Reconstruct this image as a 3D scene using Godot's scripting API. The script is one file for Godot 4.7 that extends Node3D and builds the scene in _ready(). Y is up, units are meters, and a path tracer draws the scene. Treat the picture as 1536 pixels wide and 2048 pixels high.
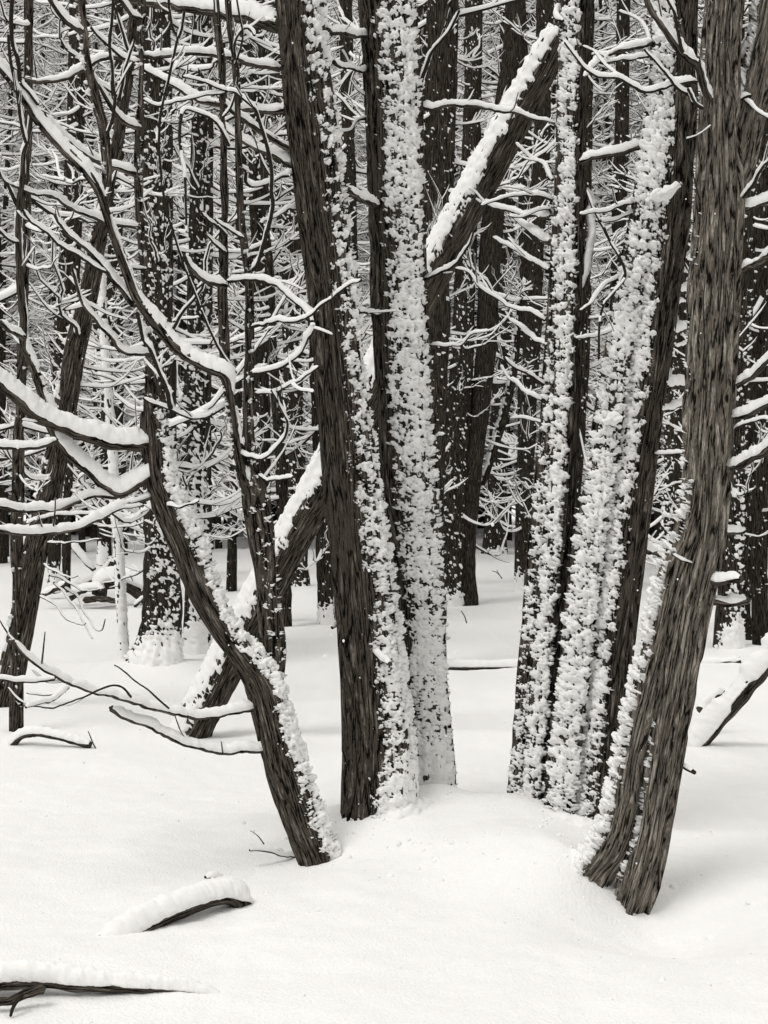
extends Node3D
# A snowed-in cedar swamp: a clump of seven stems on a low mound, a crowd of dead-branched cedars behind.
# y is up, metres; the camera stands at the origin and looks along -z.

var rng := RandomNumberGenerator.new()
var soft := FastNoiseLite.new()      # smooth noise for lumps, bark and ground
var ridge := FastNoiseLite.new()     # stringy noise for bark
var cells := FastNoiseLite.new()     # round lumps of plastered snow
var bark: StandardMaterial3D
var pale_bark: StandardMaterial3D
var shaded_bark: StandardMaterial3D
var wood: StandardMaterial3D
var snow: StandardMaterial3D
var ground_snow: StandardMaterial3D
var needles: StandardMaterial3D
var taken := {}
var branch_wood: Array[ArrayMesh] = []
var branch_snow: Array[ArrayMesh] = []

func _ready() -> void:
	var cam := Camera3D.new()
	cam.name = "camera"
	cam.position = Vector3(0, 1.5, 0)
	cam.rotation.x = -0.008439
	cam.fov = 39.605
	cam.near = 0.1
	cam.far = 900.0
	add_child(cam)
	cam.current = true
	var sky_look := ProceduralSkyMaterial.new()
	sky_look.sky_top_color = Color(0.905, 0.896, 0.878)
	sky_look.sky_horizon_color = Color(0.825, 0.816, 0.798)
	sky_look.sky_curve = 0.2
	sky_look.ground_horizon_color = Color(0.8, 0.8, 0.795)
	sky_look.ground_bottom_color = Color(0.7, 0.7, 0.69)
	sky_look.sun_angle_max = 1.0
	var sky := Sky.new()
	sky.sky_material = sky_look
	var env := Environment.new()
	env.background_mode = Environment.BG_SKY
	env.sky = sky
	env.ambient_light_source = Environment.AMBIENT_SOURCE_SKY
	env.tonemap_mode = Environment.TONE_MAPPER_LINEAR
	env.tonemap_exposure = 1.24
	env.sdfgi_enabled = true
	env.ssao_enabled = true
	env.ssil_enabled = true
	var world := WorldEnvironment.new()
	world.name = "sky"
	world.environment = env
	add_child(world)
	var sun := DirectionalLight3D.new()
	sun.name = "sun"
	sun.light_energy = 0.4
	sun.light_color = Color(1.0, 0.992, 0.98)
	sun.light_angular_distance = 25.0
	sun.shadow_enabled = true
	sun.look_at_from_position(Vector3(-4, 9, 2.5), Vector3(0, 0, -1.5))
	add_child(sun)
	rng.seed = 4177
	soft.seed = 11
	soft.noise_type = FastNoiseLite.TYPE_SIMPLEX_SMOOTH
	soft.frequency = 1.0
	soft.fractal_type = FastNoiseLite.FRACTAL_NONE
	ridge.seed = 5
	ridge.noise_type = FastNoiseLite.TYPE_SIMPLEX
	ridge.frequency = 1.0
	ridge.fractal_type = FastNoiseLite.FRACTAL_RIDGED
	ridge.fractal_octaves = 2
	cells.seed = 8
	cells.noise_type = FastNoiseLite.TYPE_CELLULAR
	cells.frequency = 1.0
	cells.fractal_type = FastNoiseLite.FRACTAL_NONE
	cells.cellular_return_type = FastNoiseLite.RETURN_DISTANCE
	make_materials()
	make_ground()
	make_branch_library()
	build_clump()
	build_fallen_wood()
	build_middle_trees()
	build_far_stand()
	build_falling_snow()

# ---------------------------------------------------------------- materials

func lin(r: float, g: float, b: float) -> Color:
	return Color(r, g, b).linear_to_srgb()

func noise_map(seed_: int, freq: float, octaves: int, ramp: Array, kind := FastNoiseLite.TYPE_SIMPLEX_SMOOTH, fractal := FastNoiseLite.FRACTAL_FBM, size := 1024) -> NoiseTexture2D:
	var n := FastNoiseLite.new()
	n.seed = seed_
	n.noise_type = kind
	n.frequency = freq
	n.fractal_type = fractal
	n.fractal_octaves = octaves
	n.fractal_gain = 0.58
	n.domain_warp_enabled = true
	n.domain_warp_amplitude = 34.0
	n.domain_warp_frequency = 0.006
	var t := NoiseTexture2D.new()
	t.width = size
	t.height = size
	t.seamless = true
	t.noise = n
	if ramp.size():
		var g := Gradient.new()
		var at := PackedFloat32Array()
		var col := PackedColorArray()
		for k in ramp:
			at.append(k[0])
			col.append(k[1])
		g.offsets = at
		g.colors = col
		t.color_ramp = g
	return t

func bark_material(seed_: int, dark: Color, middle: Color, light: Color, pale: Color) -> StandardMaterial3D:
	var m := StandardMaterial3D.new()
	m.albedo_texture = noise_map(seed_, 0.024, 5, [[0.0, dark], [0.14, middle], [0.28, pale], [0.40, light], [0.50, middle], [0.60, light], [0.67, middle], [0.75, dark], [1.0, dark]], FastNoiseLite.TYPE_SIMPLEX_SMOOTH, FastNoiseLite.FRACTAL_RIDGED)
	m.roughness = 0.95
	m.metallic_specular = 0.2
	var h := noise_map(seed_, 0.024, 5, [], FastNoiseLite.TYPE_SIMPLEX_SMOOTH, FastNoiseLite.FRACTAL_RIDGED)
	h.invert = true
	h.as_normal_map = true
	h.bump_strength = 10.0
	m.normal_enabled = true
	m.normal_texture = h
	m.normal_scale = 1.3
	return m

func make_materials() -> void:
	bark = bark_material(21, lin(0.004, 0.0033, 0.0025), lin(0.046, 0.0392, 0.0312), lin(0.108, 0.095, 0.0795), lin(0.26, 0.236, 0.205))
	bark.resource_name = "shaggy_bark"
	pale_bark = bark_material(33, lin(0.007, 0.006, 0.0047), lin(0.095, 0.083, 0.068), lin(0.23, 0.208, 0.18), lin(0.46, 0.425, 0.38))
	pale_bark.resource_name = "weathered_bark"
	shaded_bark = bark_material(57, lin(0.004, 0.0033, 0.0025), lin(0.029, 0.0245, 0.019), lin(0.064, 0.0556, 0.045), lin(0.14, 0.124, 0.104))  # darker bark copy: deeper shade of the trees behind put into its colour
	shaded_bark.resource_name = "shaded_bark"
	wood = StandardMaterial3D.new()
	wood.resource_name = "dead_wood"
	wood.albedo_color = lin(0.026, 0.0218, 0.017)
	wood.roughness = 0.95
	wood.metallic_specular = 0.2
	snow = StandardMaterial3D.new()
	snow.resource_name = "snow"
	snow.albedo_color = lin(0.89, 0.886, 0.877)
	snow.roughness = 0.85
	snow.metallic_specular = 0.2
	ground_snow = snow.duplicate()
	ground_snow.resource_name = "ground_snow"
	var grain := noise_map(71, 0.06, 4, [], FastNoiseLite.TYPE_SIMPLEX, FastNoiseLite.FRACTAL_FBM, 1024)
	grain.as_normal_map = true
	grain.bump_strength = 3.0
	ground_snow.normal_enabled = true
	ground_snow.normal_texture = grain
	ground_snow.normal_scale = 1.1
	ground_snow.uv1_triplanar = true
	ground_snow.uv1_world_triplanar = true
	ground_snow.uv1_scale = Vector3(0.9, 0.9, 0.9)
	snow.normal_enabled = true
	snow.normal_texture = grain
	snow.normal_scale = 0.5
	snow.uv1_triplanar = true
	snow.uv1_world_triplanar = true
	snow.uv1_scale = Vector3(1.4, 1.4, 1.4)
	needles = StandardMaterial3D.new()
	needles.resource_name = "needles"
	needles.albedo_color = lin(0.017, 0.0145, 0.011)
	needles.roughness = 0.9

# ---------------------------------------------------------------- naming

func numbered(called: String) -> String:
	var n: int = taken.get(called, 0)
	taken[called] = n + 1
	return called if n == 0 else "%s_%03d" % [called, n]

func tag(o: Node, label: String, category: String, group := "", kind := "") -> void:
	o.set_meta("label", label)
	if category:
		o.set_meta("category", category)
	if group:
		o.set_meta("group", group)
	if kind:
		o.set_meta("kind", kind)

func thing(called: String, label: String, category: String, group: String, at: Vector3) -> Node3D:
	var o := Node3D.new()
	o.name = numbered(called)
	o.position = at
	tag(o, label, category, group)
	add_child(o)
	return o

func put(called: String, mesh: Mesh, m: Material, parent: Node, kind := "") -> MeshInstance3D:
	var o := MeshInstance3D.new()
	o.name = called
	o.mesh = mesh
	o.material_override = m
	if kind:
		o.set_meta("kind", kind)
	parent.add_child(o, true)
	return o

# ---------------------------------------------------------------- shapes

func smooth(a: float, b: float, x: float) -> float:
	var k := clampf((x - a) / (b - a), 0.0, 1.0)
	return k * k * (3.0 - 2.0 * k)

class Line:
	var at := PackedVector3Array()
	var r := PackedFloat32Array()
	var s := PackedFloat32Array()     # length run so far
	var face := PackedVector3Array()  # across the line, towards the viewer's side
	var side := PackedVector3Array()
	var along := PackedVector3Array()
	var total := 0.0

func spline(p: Array, origin: Vector3, step: float, kink := 0.0) -> Line:
	# p: x, y, z, radius of each point; a Catmull-Rom curve through them, cut into steps
	var l := Line.new()
	var n := p.size() / 4
	var q := PackedVector3Array()
	for i in n:
		q.append(Vector3(p[i * 4], p[i * 4 + 1], p[i * 4 + 2]) - origin)
	for i in n - 1:
		var a := q[maxi(i - 1, 0)]
		var b := q[i]
		var c := q[i + 1]
		var d := q[mini(i + 2, n - 1)]
		var m := maxi(1, int(ceil(b.distance_to(c) / step)))
		for k in m:
			var t := float(k) / m
			l.at.append(b.cubic_interpolate(c, a, d, t))
			l.r.append(lerpf(p[i * 4 + 3], p[i * 4 + 7], t))
	l.at.append(q[n - 1])
	l.r.append(p[n * 4 - 1])
	var run := 0.0
	if kink > 0.0:
		var wide := 0.0
		for i in l.at.size():
			if i:
				wide += l.at[i].distance_to(l.at[i - 1])
			var hold := minf(1.0, wide / 0.08)
			var w := minf(l.r[0] * kink, 0.0075) * hold
			l.at[i] += Vector3(soft.get_noise_2d(wide * 5.0, origin.x + p[0] * 9.0), soft.get_noise_2d(wide * 6.0, 40.0 + p[1] * 9.0) + 0.4 * soft.get_noise_2d(wide * 17.0, p[1] * 7.0), 0.0) * w
	for i in l.at.size():
		if i:
			run += l.at[i].distance_to(l.at[i - 1])
		l.s.append(run)
		var t := (l.at[mini(i + 1, l.at.size() - 1)] - l.at[maxi(i - 1, 0)]).normalized()
		var f := Vector3.BACK - t * t.z
		if f.length() < 0.25:
			f = Vector3.UP - t * t.y
		f = f.normalized()
		l.along.append(t)
		l.face.append(f)
		l.side.append(t.cross(f))
	l.total = run
	return l

func commit(v: PackedVector3Array, uv: PackedVector2Array, ix: PackedInt32Array) -> ArrayMesh:
	var arr := []
	arr.resize(Mesh.ARRAY_MAX)
	arr[Mesh.ARRAY_VERTEX] = v
	if uv.size():
		arr[Mesh.ARRAY_TEX_UV] = uv
	arr[Mesh.ARRAY_INDEX] = ix
	var st := SurfaceTool.new()
	st.create_from_arrays(arr)
	st.generate_normals()
	return st.commit()

func bulge(l: Line, i: int, ca: float, sa: float, key: float) -> float:
	# slow flutes of a trunk, as a factor of its radius
	return 1.0 + 0.075 * soft.get_noise_3d(ca * 1.3 + key, l.s[i] * 0.55, sa * 1.3) + 0.045 * soft.get_noise_3d(ca * 3.2, l.s[i] * 0.8 + key, sa * 3.2)

func tube(l: Line, sides: int, key: float, flute: bool, relief: float, pointed := false) -> ArrayMesh:
	var v := PackedVector3Array()
	var uv := PackedVector2Array()
	var ix := PackedInt32Array()
	var rm := 0.0
	for x in l.r:
		rm += x
	rm /= l.r.size()
	var ring := sides + 1
	for i in l.at.size():
		for j in ring:
			var a := -PI + TAU * (j % sides) / sides
			var ca := cos(a)
			var sa := sin(a)
			var r := l.r[i]
			var d := 0.0
			if flute:
				r *= bulge(l, i, ca, sa, key)
				if relief > 0.0:
					var wave := 0.25 * soft.get_noise_2d(l.s[i] * 4.0, key)
					var strip := soft.get_noise_3d(ca * rm * 34.0 + key + wave, l.s[i] * 1.9, sa * rm * 34.0) + 0.55 * soft.get_noise_3d(ca * rm * 75.0 + wave, l.s[i] * 4.5 + key, sa * rm * 75.0)
					d = relief * (clampf(strip * 2.6, -0.9, 0.7) + 0.25 * strip)
			else:
				r *= 1.0 + 0.16 * soft.get_noise_3d(l.s[i] * 0.35 / rm + key, ca, sa)
			v.append(l.at[i] + (l.face[i] * ca + l.side[i] * sa) * (r + d))
			uv.append(Vector2((-PI + TAU * j / sides) * rm / 0.5 + key, l.s[i] / 7.0 + key * 0.37))
	for i in l.at.size() - 1:
		for j in sides:
			var a := i * ring + j
			ix.append_array(PackedInt32Array([a, a + ring, a + 1, a + 1, a + ring, a + ring + 1]))
	for e in [0, l.at.size() - 1]:
		var c := v.size()
		v.append(l.at[e] + l.along[e] * (l.r[e] * (0.9 if e else -0.9) * (1.0 if pointed else 0.25)))
		uv.append(Vector2(key, l.s[e] / 7.0))
		for j in sides:
			var a: int = e * ring + j
			ix.append_array(PackedInt32Array([c, a + 1, a] if e else [c, a, a + 1]))
	return commit(v, uv, ix)

func crust(l: Line, key: float, spec: Array, step: float, origin_z: float) -> ArrayMesh:
	# wind-plastered snow: [bearing of its middle, half width, cover at the foot, cover at the top, thickness]
	var middle := deg_to_rad(spec[0])
	var half := deg_to_rad(spec[1])
	var thick: float = spec[4]
	var reach := half * 1.6 + 0.35
	var rmax := 0.0
	for x in l.r:
		rmax = maxf(rmax, x)
	var cols := clampi(int(ceil(2.0 * reach * rmax / step)), 6, 190)
	var full := reach > 3.0
	if full:
		reach = PI
	var rows := l.at.size()
	var h := PackedFloat32Array()
	h.resize(rows * (cols + 1))
	var cs := PackedFloat32Array()
	var sn := PackedFloat32Array()
	var en := PackedFloat32Array()
	for j in cols + 1:
		var off := lerpf(-reach, reach, float(j) / cols)
		cs.append(cos(middle + off))
		sn.append(sin(middle + off))
		en.append(1.0 - smooth(0.35, 1.6, absf(off) / half) * 1.15)
	var f1 := 18.0 if thick > 0.0155 else 24.0
	var f2 := 62.0 if thick > 0.0155 else 72.0
	if absf(l.at[0].z + origin_z) > 8.0:
		f1 = 15.0
		f2 = 34.0
	for i in rows:
		var k := l.s[i] / maxf(l.total, 0.01)
		var cover := lerpf(spec[2], spec[3], k) * (1.0 + 0.25 * soft.get_noise_2d(l.s[i] * 3.0, key))
		var foot := 0.8 * (1.0 - smooth(0.22, 0.55, l.s[i])) if spec.size() > 5 else 0.0
		for j in cols + 1:
			var a := cover * en[j] + foot * (0.55 + 0.6 * en[j])
			if a < 0.02:
				continue
			var p := l.at[i] + (l.face[i] * cs[j] + l.side[i] * sn[j]) * l.r[i]
			var n := 0.5 + 0.55 * soft.get_noise_3d(p.x * f1 + key, p.y * f1 * 1.3, p.z * f1)
			var d1 := 1.0 + cells.get_noise_3d(p.x * f2, p.y * f2 * 1.3 + key, p.z * f2)
			var d2 := 1.0 + cells.get_noise_3d(p.x * f2 * 2.6 + key, p.y * f2 * 2.9, p.z * f2 * 2.6)
			var lump := sqrt(maxf(0.0, 1.0 - d1 * d1 * 1.5))
			var small := sqrt(maxf(0.0, 1.0 - d2 * d2 * 1.3))
			var fine := ridge.get_noise_3d(p.x * f2 * 0.55, p.y * f2 * 0.75 + key, p.z * f2 * 0.55)
			var t := 0.72 * n + 0.72 * (lump - 0.74) + 0.50 * (small - 0.70) + 0.26 * fine - 1.08 + a
			if t > 0.0:
				h[i * (cols + 1) + j] = thick * minf(1.0, sqrt(t) * 1.7) * ((0.02 + 0.66 * lump + 0.44 * small + 0.2 * fine) * (1.0 - 0.5 * smooth(0.45, 1.0, t)) + 0.42 * smooth(0.45, 1.0, t)) * (0.5 + 1.0 * n)
	var where := PackedInt32Array()
	where.resize(h.size())
	where.fill(-1)
	var v := PackedVector3Array()
	var ix := PackedInt32Array()
	var w := cols + 1
	for i in rows - 1:
		for j in cols:
			var q := PackedInt32Array([i * w + j, i * w + j + 1, (i + 1) * w + j, (i + 1) * w + j + 1])
			if h[q[0]] <= 0.0 and h[q[1]] <= 0.0 and h[q[2]] <= 0.0 and h[q[3]] <= 0.0:
				continue
			for m in 4:
				var c := q[m]
				if where[c] < 0:
					where[c] = v.size()
					var y := c / w
					var x := c % w
					var r := l.r[y] * bulge(l, y, cs[x], sn[x], key)
					var up := h[c]
					v.append(l.at[y] + (l.face[y] * cs[x] + l.side[y] * sn[x]) * (r + (up - 0.004 if up > 0.0 else -0.022)) + Vector3(0, up * 0.25, 0))
				q[m] = where[c]
			ix.append_array(PackedInt32Array([q[0], q[2], q[1], q[1], q[2], q[3]]))
	if ix.is_empty():
		return null
	return commit(v, PackedVector2Array(), ix)

func snow_on(l: Line, key: float, load_: float, plaster: float) -> ArrayMesh:
	# the ridge of snow along the top of a branch; steep stretches hold only patches
	var sides := 20 if l.r[0] > 0.02 else 10
	var v := PackedVector3Array()
	var ix := PackedInt32Array()
	var n := l.at.size()
	var used := PackedByteArray()
	var out := PackedVector3Array()
	for i in n:
		var t := l.along[i]
		var up := Vector3.UP - t * t.y
		var lean := absf(t.y)
		if up.length() < 0.05:
			up = l.side[i]
		up = up.normalized()
		var across := t.cross(up).normalized()
		var grip := smooth(0.985, 0.80, lean)
		var patch := soft.get_noise_2d(l.s[i] * 7.0 + key, key)
		grip = maxf(grip, smooth(0.0, 0.35, patch) * 0.75)
		grip = maxf(grip, plaster)
		var d := minf(l.s[i], l.total - l.s[i])
		grip *= smooth(-0.004, l.r[i] * 2.2 + 0.004, d) * load_
		var r := l.r[i]
		grip *= 0.25 + 0.75 * smooth(-0.72, -0.42, soft.get_noise_2d(l.s[i] * 3.1 + key * 3.0, 9.0))
		var top := (r * 0.74 + 0.0045) * grip * (1.0 + (0.32 if r < 0.022 else 0.16) * soft.get_noise_2d(l.s[i] * 6.0 + key, 3.0) + 0.10 * soft.get_noise_2d(l.s[i] * 20.0, key) * minf(1.0, 0.014 / r))
		used.append(1 if top > 0.0015 else 0)
		for j in sides:
			var a := TAU * j / sides
			var x := cos(a) * (r * 1.08 + top * 0.22)
			var y := sin(a)
			y = y * (r + top) if y > 0.0 else y * r * 0.35 + (1.0 - grip) * r * 0.5
			var c := l.at[i] + across * x + up * y
			var b := 1.0 + (0.15 * soft.get_noise_3d(c.x * 26.0, c.y * 26.0 + key, c.z * 26.0) + 0.13 * soft.get_noise_3d(c.x * 70.0, c.y * 70.0, c.z * 70.0) + 0.06 * soft.get_noise_3d(c.x * 170.0, c.y * 170.0, c.z * 170.0)) * minf(1.0, 0.04 / (r + top))
			v.append(l.at[i] + (across * x + up * y) * b)
	for i in n - 1:
		if used[i] == 0 and used[i + 1] == 0:
			continue
		for j in sides:
			var a := i * sides + j
			var b := i * sides + (j + 1) % sides
			ix.append_array(PackedInt32Array([a, a + sides, b, b, a + sides, b + sides]))
	if ix.is_empty():
		return null
	patches = used[0]
	for i in range(1, n):
		if used[i] and not used[i - 1]:
			patches += 1
	for e in [0, n - 1]:
		if used[e]:
			for j in range(1, sides - 1):
				ix.append_array(PackedInt32Array([e * sides, e * sides + j + 1, e * sides + j] if e else [e * sides, e * sides + j, e * sides + j + 1]))
	return commit(v, PackedVector2Array(), ix)

# ---------------------------------------------------------------- pieces of trees

var keys := 0.0
var patches := 0

func stem(t: Node3D, called: String, p: Array, spec: Array, o := {}) -> Line:
	keys += 1.731
	var far := absf(p[2])
	var fine := far < 7.5
	var grain: int = o.get("grain", 0)
	var l := spline(p, t.position, 0.03 if fine else 0.07 * far / 12.0)
	var sides := (132 if grain else 56) if fine else (48 if far < 11.0 else 22)
	put(called, tube(l, sides, keys, true, (0.010 if grain else 0.006) if fine else 0.010, o.has("cap")), pale_bark if grain == 2 else (bark if far < 11.0 else shaded_bark), t)
	if spec.size() > 3:
		var step := 0.0046 if fine else 0.0013 * far
		var m := crust(spline(p, t.position, step), keys, spec, step, t.position.z)
		if m:
			put("snow_crust", m, snow, t, "stuff")
	if o.has("snow"):
		var s := snow_on(spline(p, t.position, 0.011), keys, 1.0, 0.0)
		if s:
			put("snow_ridge", s, snow, t)
	return l

func branch(t: Node3D, p: Array, o := {}) -> void:
	keys += 1.731
	var far := absf(p[2])
	var step := clampf(far * 0.0015, 0.007, 0.06)
	var l := spline(p, t.position, step, 0.0 if o.has("heavy") or o.has("straight") else 0.9)
	var b := put("branch", tube(l, 10 if far < 8.0 else 7, keys, false, 0.0, not o.has("heavy")), bark if p[3] > 0.012 else wood, t)
	if far < 7.5 and l.total > 0.3 and not o.has("heavy") and not o.has("twiglet") and not o.has("plaster"):
		for k in 1 + int(l.total * 2.6):
			var i := rng.randi_range(l.at.size() / 5, l.at.size() - 2)
			var d := (l.along[i] * 0.7 + Vector3(rng.randf_range(-0.8, 0.8), rng.randf_range(-0.35, 0.9), rng.randf_range(-0.8, 0.8))).normalized() * rng.randf_range(0.05, 0.17)
			var a := t.position + l.at[i]
			var m_ := a + d * 0.55 + Vector3(0, rng.randf_range(-0.015, 0.01), 0)
			var e := a + d + Vector3(0, rng.randf_range(-0.01, 0.035), 0)
			var r := clampf(l.r[i] * 0.5, 0.0017, 0.0036)
			branch(t, [a.x, a.y, a.z, r, m_.x, m_.y, m_.z, r * 0.8, e.x, e.y, e.z, r * 0.5], {"twiglet": 1})
	var load_: float = 1.0 - o.get("bare", 0.0)
	if load_ <= 0.0:
		return
	var m := snow_on(l, keys, load_ * (0.72 if o.has("heavy") else 1.0), 1.0 if o.has("plaster") else 0.0)
	if m:
		put("snow", m, snow, b, "stuff" if patches > 1 else "")

func heap(t: Node3D, p: Array) -> void:
	# a drift of snow caught in a fork
	keys += 1.731
	var l := spline(p, t.position, 0.012)
	var v := PackedVector3Array()
	var ix := PackedInt32Array()
	var sides := 28
	for i in l.at.size():
		var round_ := sqrt(clampf(minf(l.s[i], l.total - l.s[i]) / 0.05, 0.02, 1.0))
		for j in sides:
			var a := TAU * j / sides
			var d := l.face[i] * cos(a) + l.side[i] * sin(a)
			var c := l.at[i] + d * l.r[i] * round_
			var b := 0.013 * soft.get_noise_3d(c.x * 26.0, c.y * 30.0, c.z * 26.0) + 0.008 * soft.get_noise_3d(c.x * 60.0, c.y * 66.0, c.z * 60.0)
			v.append(c + d * b)
	for i in l.at.size() - 1:
		for j in sides:
			var a := i * sides + j
			var b := i * sides + (j + 1) % sides
			ix.append_array(PackedInt32Array([a, a + sides, b, b, a + sides, b + sides]))
	put("snow_bank", commit(v, PackedVector2Array(), ix), snow, t)

# one dead cedar branch, about a metre long, leaving along +x: it sags, then turns up; with side twigs
func add_curve(pts: PackedVector3Array, r0: float, r1: float, wv: PackedVector3Array, wi: PackedInt32Array, sv: PackedVector3Array, si: PackedInt32Array, load_: float) -> void:
	var n := pts.size()
	var sides := 5
	var ws := wv.size()
	var ss := sv.size()
	for i in n:
		var t := (pts[mini(i + 1, n - 1)] - pts[maxi(i - 1, 0)]).normalized()
		var up := Vector3.UP - t * t.y
		up = up.normalized() if up.length() > 0.05 else Vector3.RIGHT
		var across := t.cross(up).normalized()
		var k := float(i) / (n - 1)
		var r := lerpf(r0, r1, k)
		var grip := smooth(0.985, 0.7, absf(t.y)) * load_ * (0.0 if i == n - 1 else 1.0)
		var top := (r * 1.1 + 0.009) * grip * rng.randf_range(0.7, 1.25)
		for j in sides:
			var a := TAU * j / sides + 0.3
			wv.append(pts[i] + across * cos(a) * r + up * sin(a) * r)
			var y := sin(a)
			sv.append(pts[i] + across * cos(a) * (r * 1.1 + top * 0.3) + up * (y * (r + top) if y > 0.0 else y * r * 0.2))
	for i in n - 1:
		for j in sides:
			var a := i * sides + j
			var b := i * sides + (j + 1) % sides
			wi.append_array(PackedInt32Array([ws + a, ws + a + sides, ws + b, ws + b, ws + a + sides, ws + b + sides]))
			si.append_array(PackedInt32Array([ss + a, ss + a + sides, ss + b, ss + b, ss + a + sides, ss + b + sides]))

func make_branch_library() -> void:
	for kind in 18:
		var wv := PackedVector3Array()
		var wi := PackedInt32Array()
		var sv := PackedVector3Array()
		var si := PackedInt32Array()
		var sag := rng.randf_range(-0.05, 0.20)
		var rise := rng.randf_range(-0.05, 0.45)
		var bend := rng.randf_range(-0.3, 0.3)
		var wob := rng.randf_range(0.0, 100.0)
		var main := PackedVector3Array()
		for i in 15:
			var t := i / 14.0
			main.append(Vector3(t * (1.0 - 0.15 * t * t * absf(rise)), -sag * 4.0 * t * (1.0 - t) + rise * t * t * t + 0.05 * soft.get_noise_2d(t * 3.0, wob) * t, bend * t * t + 0.08 * soft.get_noise_2d(wob, t * 3.0) * t))
		add_curve(main, 0.0125, 0.003, wv, wi, sv, si, 1.0)
		for twig in rng.randi_range(3, 8):
			var k := rng.randi_range(3, 12)
			var len_ := rng.randf_range(0.14, 0.5) * (1.0 - k / 20.0)
			var d := ((main[k + 1] - main[k]).normalized() + Vector3(rng.randf_range(-0.2, 0.5), rng.randf_range(-0.4, 0.7), rng.randf_range(-1.0, 1.0))).normalized()
			var lift := rng.randf_range(-0.15, 0.35)
			var pts := PackedVector3Array()
			for i in 7:
				var t := i / 6.0
				pts.append(main[k] + d * len_ * t + Vector3(0, lift * len_ * t * t, 0.02 * sin(t * 4.0 + wob)))
			add_curve(pts, 0.006, 0.002, wv, wi, sv, si, 0.95)
		branch_wood.append(commit(wv, PackedVector2Array(), wi))
		branch_snow.append(commit(sv, PackedVector2Array(), si))

func limb_place(l: Line, y: float) -> int:
	for i in l.at.size():
		if l.at[i].y >= y:
			return i
	return l.at.size() - 1

func scatter(called: String, mesh: Mesh, m: Material, parent: Node, at: Array) -> void:
	var mm := MultiMesh.new()
	mm.transform_format = MultiMesh.TRANSFORM_3D
	mm.mesh = mesh
	mm.instance_count = at.size()
	for i in at.size():
		mm.set_instance_transform(i, at[i])
	var o := MultiMeshInstance3D.new()
	o.name = called
	o.multimesh = mm
	o.material_override = m
	o.set_meta("kind", "stuff")
	parent.add_child(o, true)

func dead_branch(l: Line, y: float, long: float) -> Transform3D:
	var i := limb_place(l, y)
	var turn := rng.randf_range(0.0, TAU)
	var b := Basis(Vector3.UP, turn) * Basis(Vector3.BACK, rng.randf_range(-0.25, 0.35)) * Basis(Vector3.RIGHT, rng.randf_range(-0.25, 0.25))
	return Transform3D(b.scaled_local(Vector3.ONE * long), l.at[i] + Vector3(cos(turn), 0, -sin(turn)) * l.r[i] * 0.7)

func dress(t: Node3D, l: Line, large: int, small: int, low: float, high: float) -> void:
	for k in large:
		var kind := rng.randi() % branch_wood.size()
		var b := put("branch", branch_wood[kind], wood, t)
		b.transform = dead_branch(l, rng.randf_range(low, high), rng.randf_range(0.9, 1.9))
		put("snow", branch_snow[kind], snow, b)
	for part in 4:
		var at := []
		for k in small / 3:
			at.append(dead_branch(l, rng.randf_range(low, high), rng.randf_range(0.45, 1.35)))
		if at.size():
			var kind := rng.randi() % branch_wood.size()
			scatter("twigs", branch_wood[kind], wood, t, at)
			scatter("twig_snow", branch_snow[kind], snow, t, at)

# ---------------------------------------------------------------- ground

var hollows := [[0.30, -6.15, 1.05, 0.85, 0.13], [0.98, -5.15, 0.42, 0.42, -0.15], [-0.45, -5.75, 0.4, 0.3, -0.05], [-2.0, -12.9, 0.8, 0.5, 0.10], [-1.25, -21.4, 1.3, 0.9, 0.22], [3.5, -14.0, 0.6, 0.5, 0.08], [0.55, -6.15, 0.6, 0.5, 0.05], [-0.1, -6.2, 0.4, 0.4, 0.06], [3.9, -18.8, 0.9, 0.8, 0.12], [0.58, -5.52, 0.36, 0.38, 0.13], [0.70, -5.38, 0.22, 0.20, 0.06], [0.22, -6.28, 0.2, 0.16, 0.07], [0.0, -6.0, 0.2, 0.2, 0.05], [0.55, -6.15, 0.2, 0.2, 0.05]]

func ground_height(x: float, z: float) -> float:
	var h := 0.018 * soft.get_noise_2d(x * 0.9, z * 0.9) + 0.05 * soft.get_noise_2d(x * 0.22 + 7.0, z * 0.22) * smooth(6.0, 12.0, -z)
	h += 0.25 * soft.get_noise_2d(x * 0.09, z * 0.09 + 3.0) * smooth(20.0, 40.0, -z)
	h += 0.005 * soft.get_noise_2d(x * 5.0, z * 8.0) + 0.003 * soft.get_noise_2d(x * 15.0, z * 15.0) + 0.012 * soft.get_noise_2d(x * 1.9 + 4.0, z * 1.9)
	for m in hollows:
		var dx: float = (x - m[0]) / m[2]
		var dz: float = (z - m[1]) / m[3]
		var d := dx * dx + dz * dz
		if d < 9.0:
			h += m[4] * exp(-d * 1.2)
	return h

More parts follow.
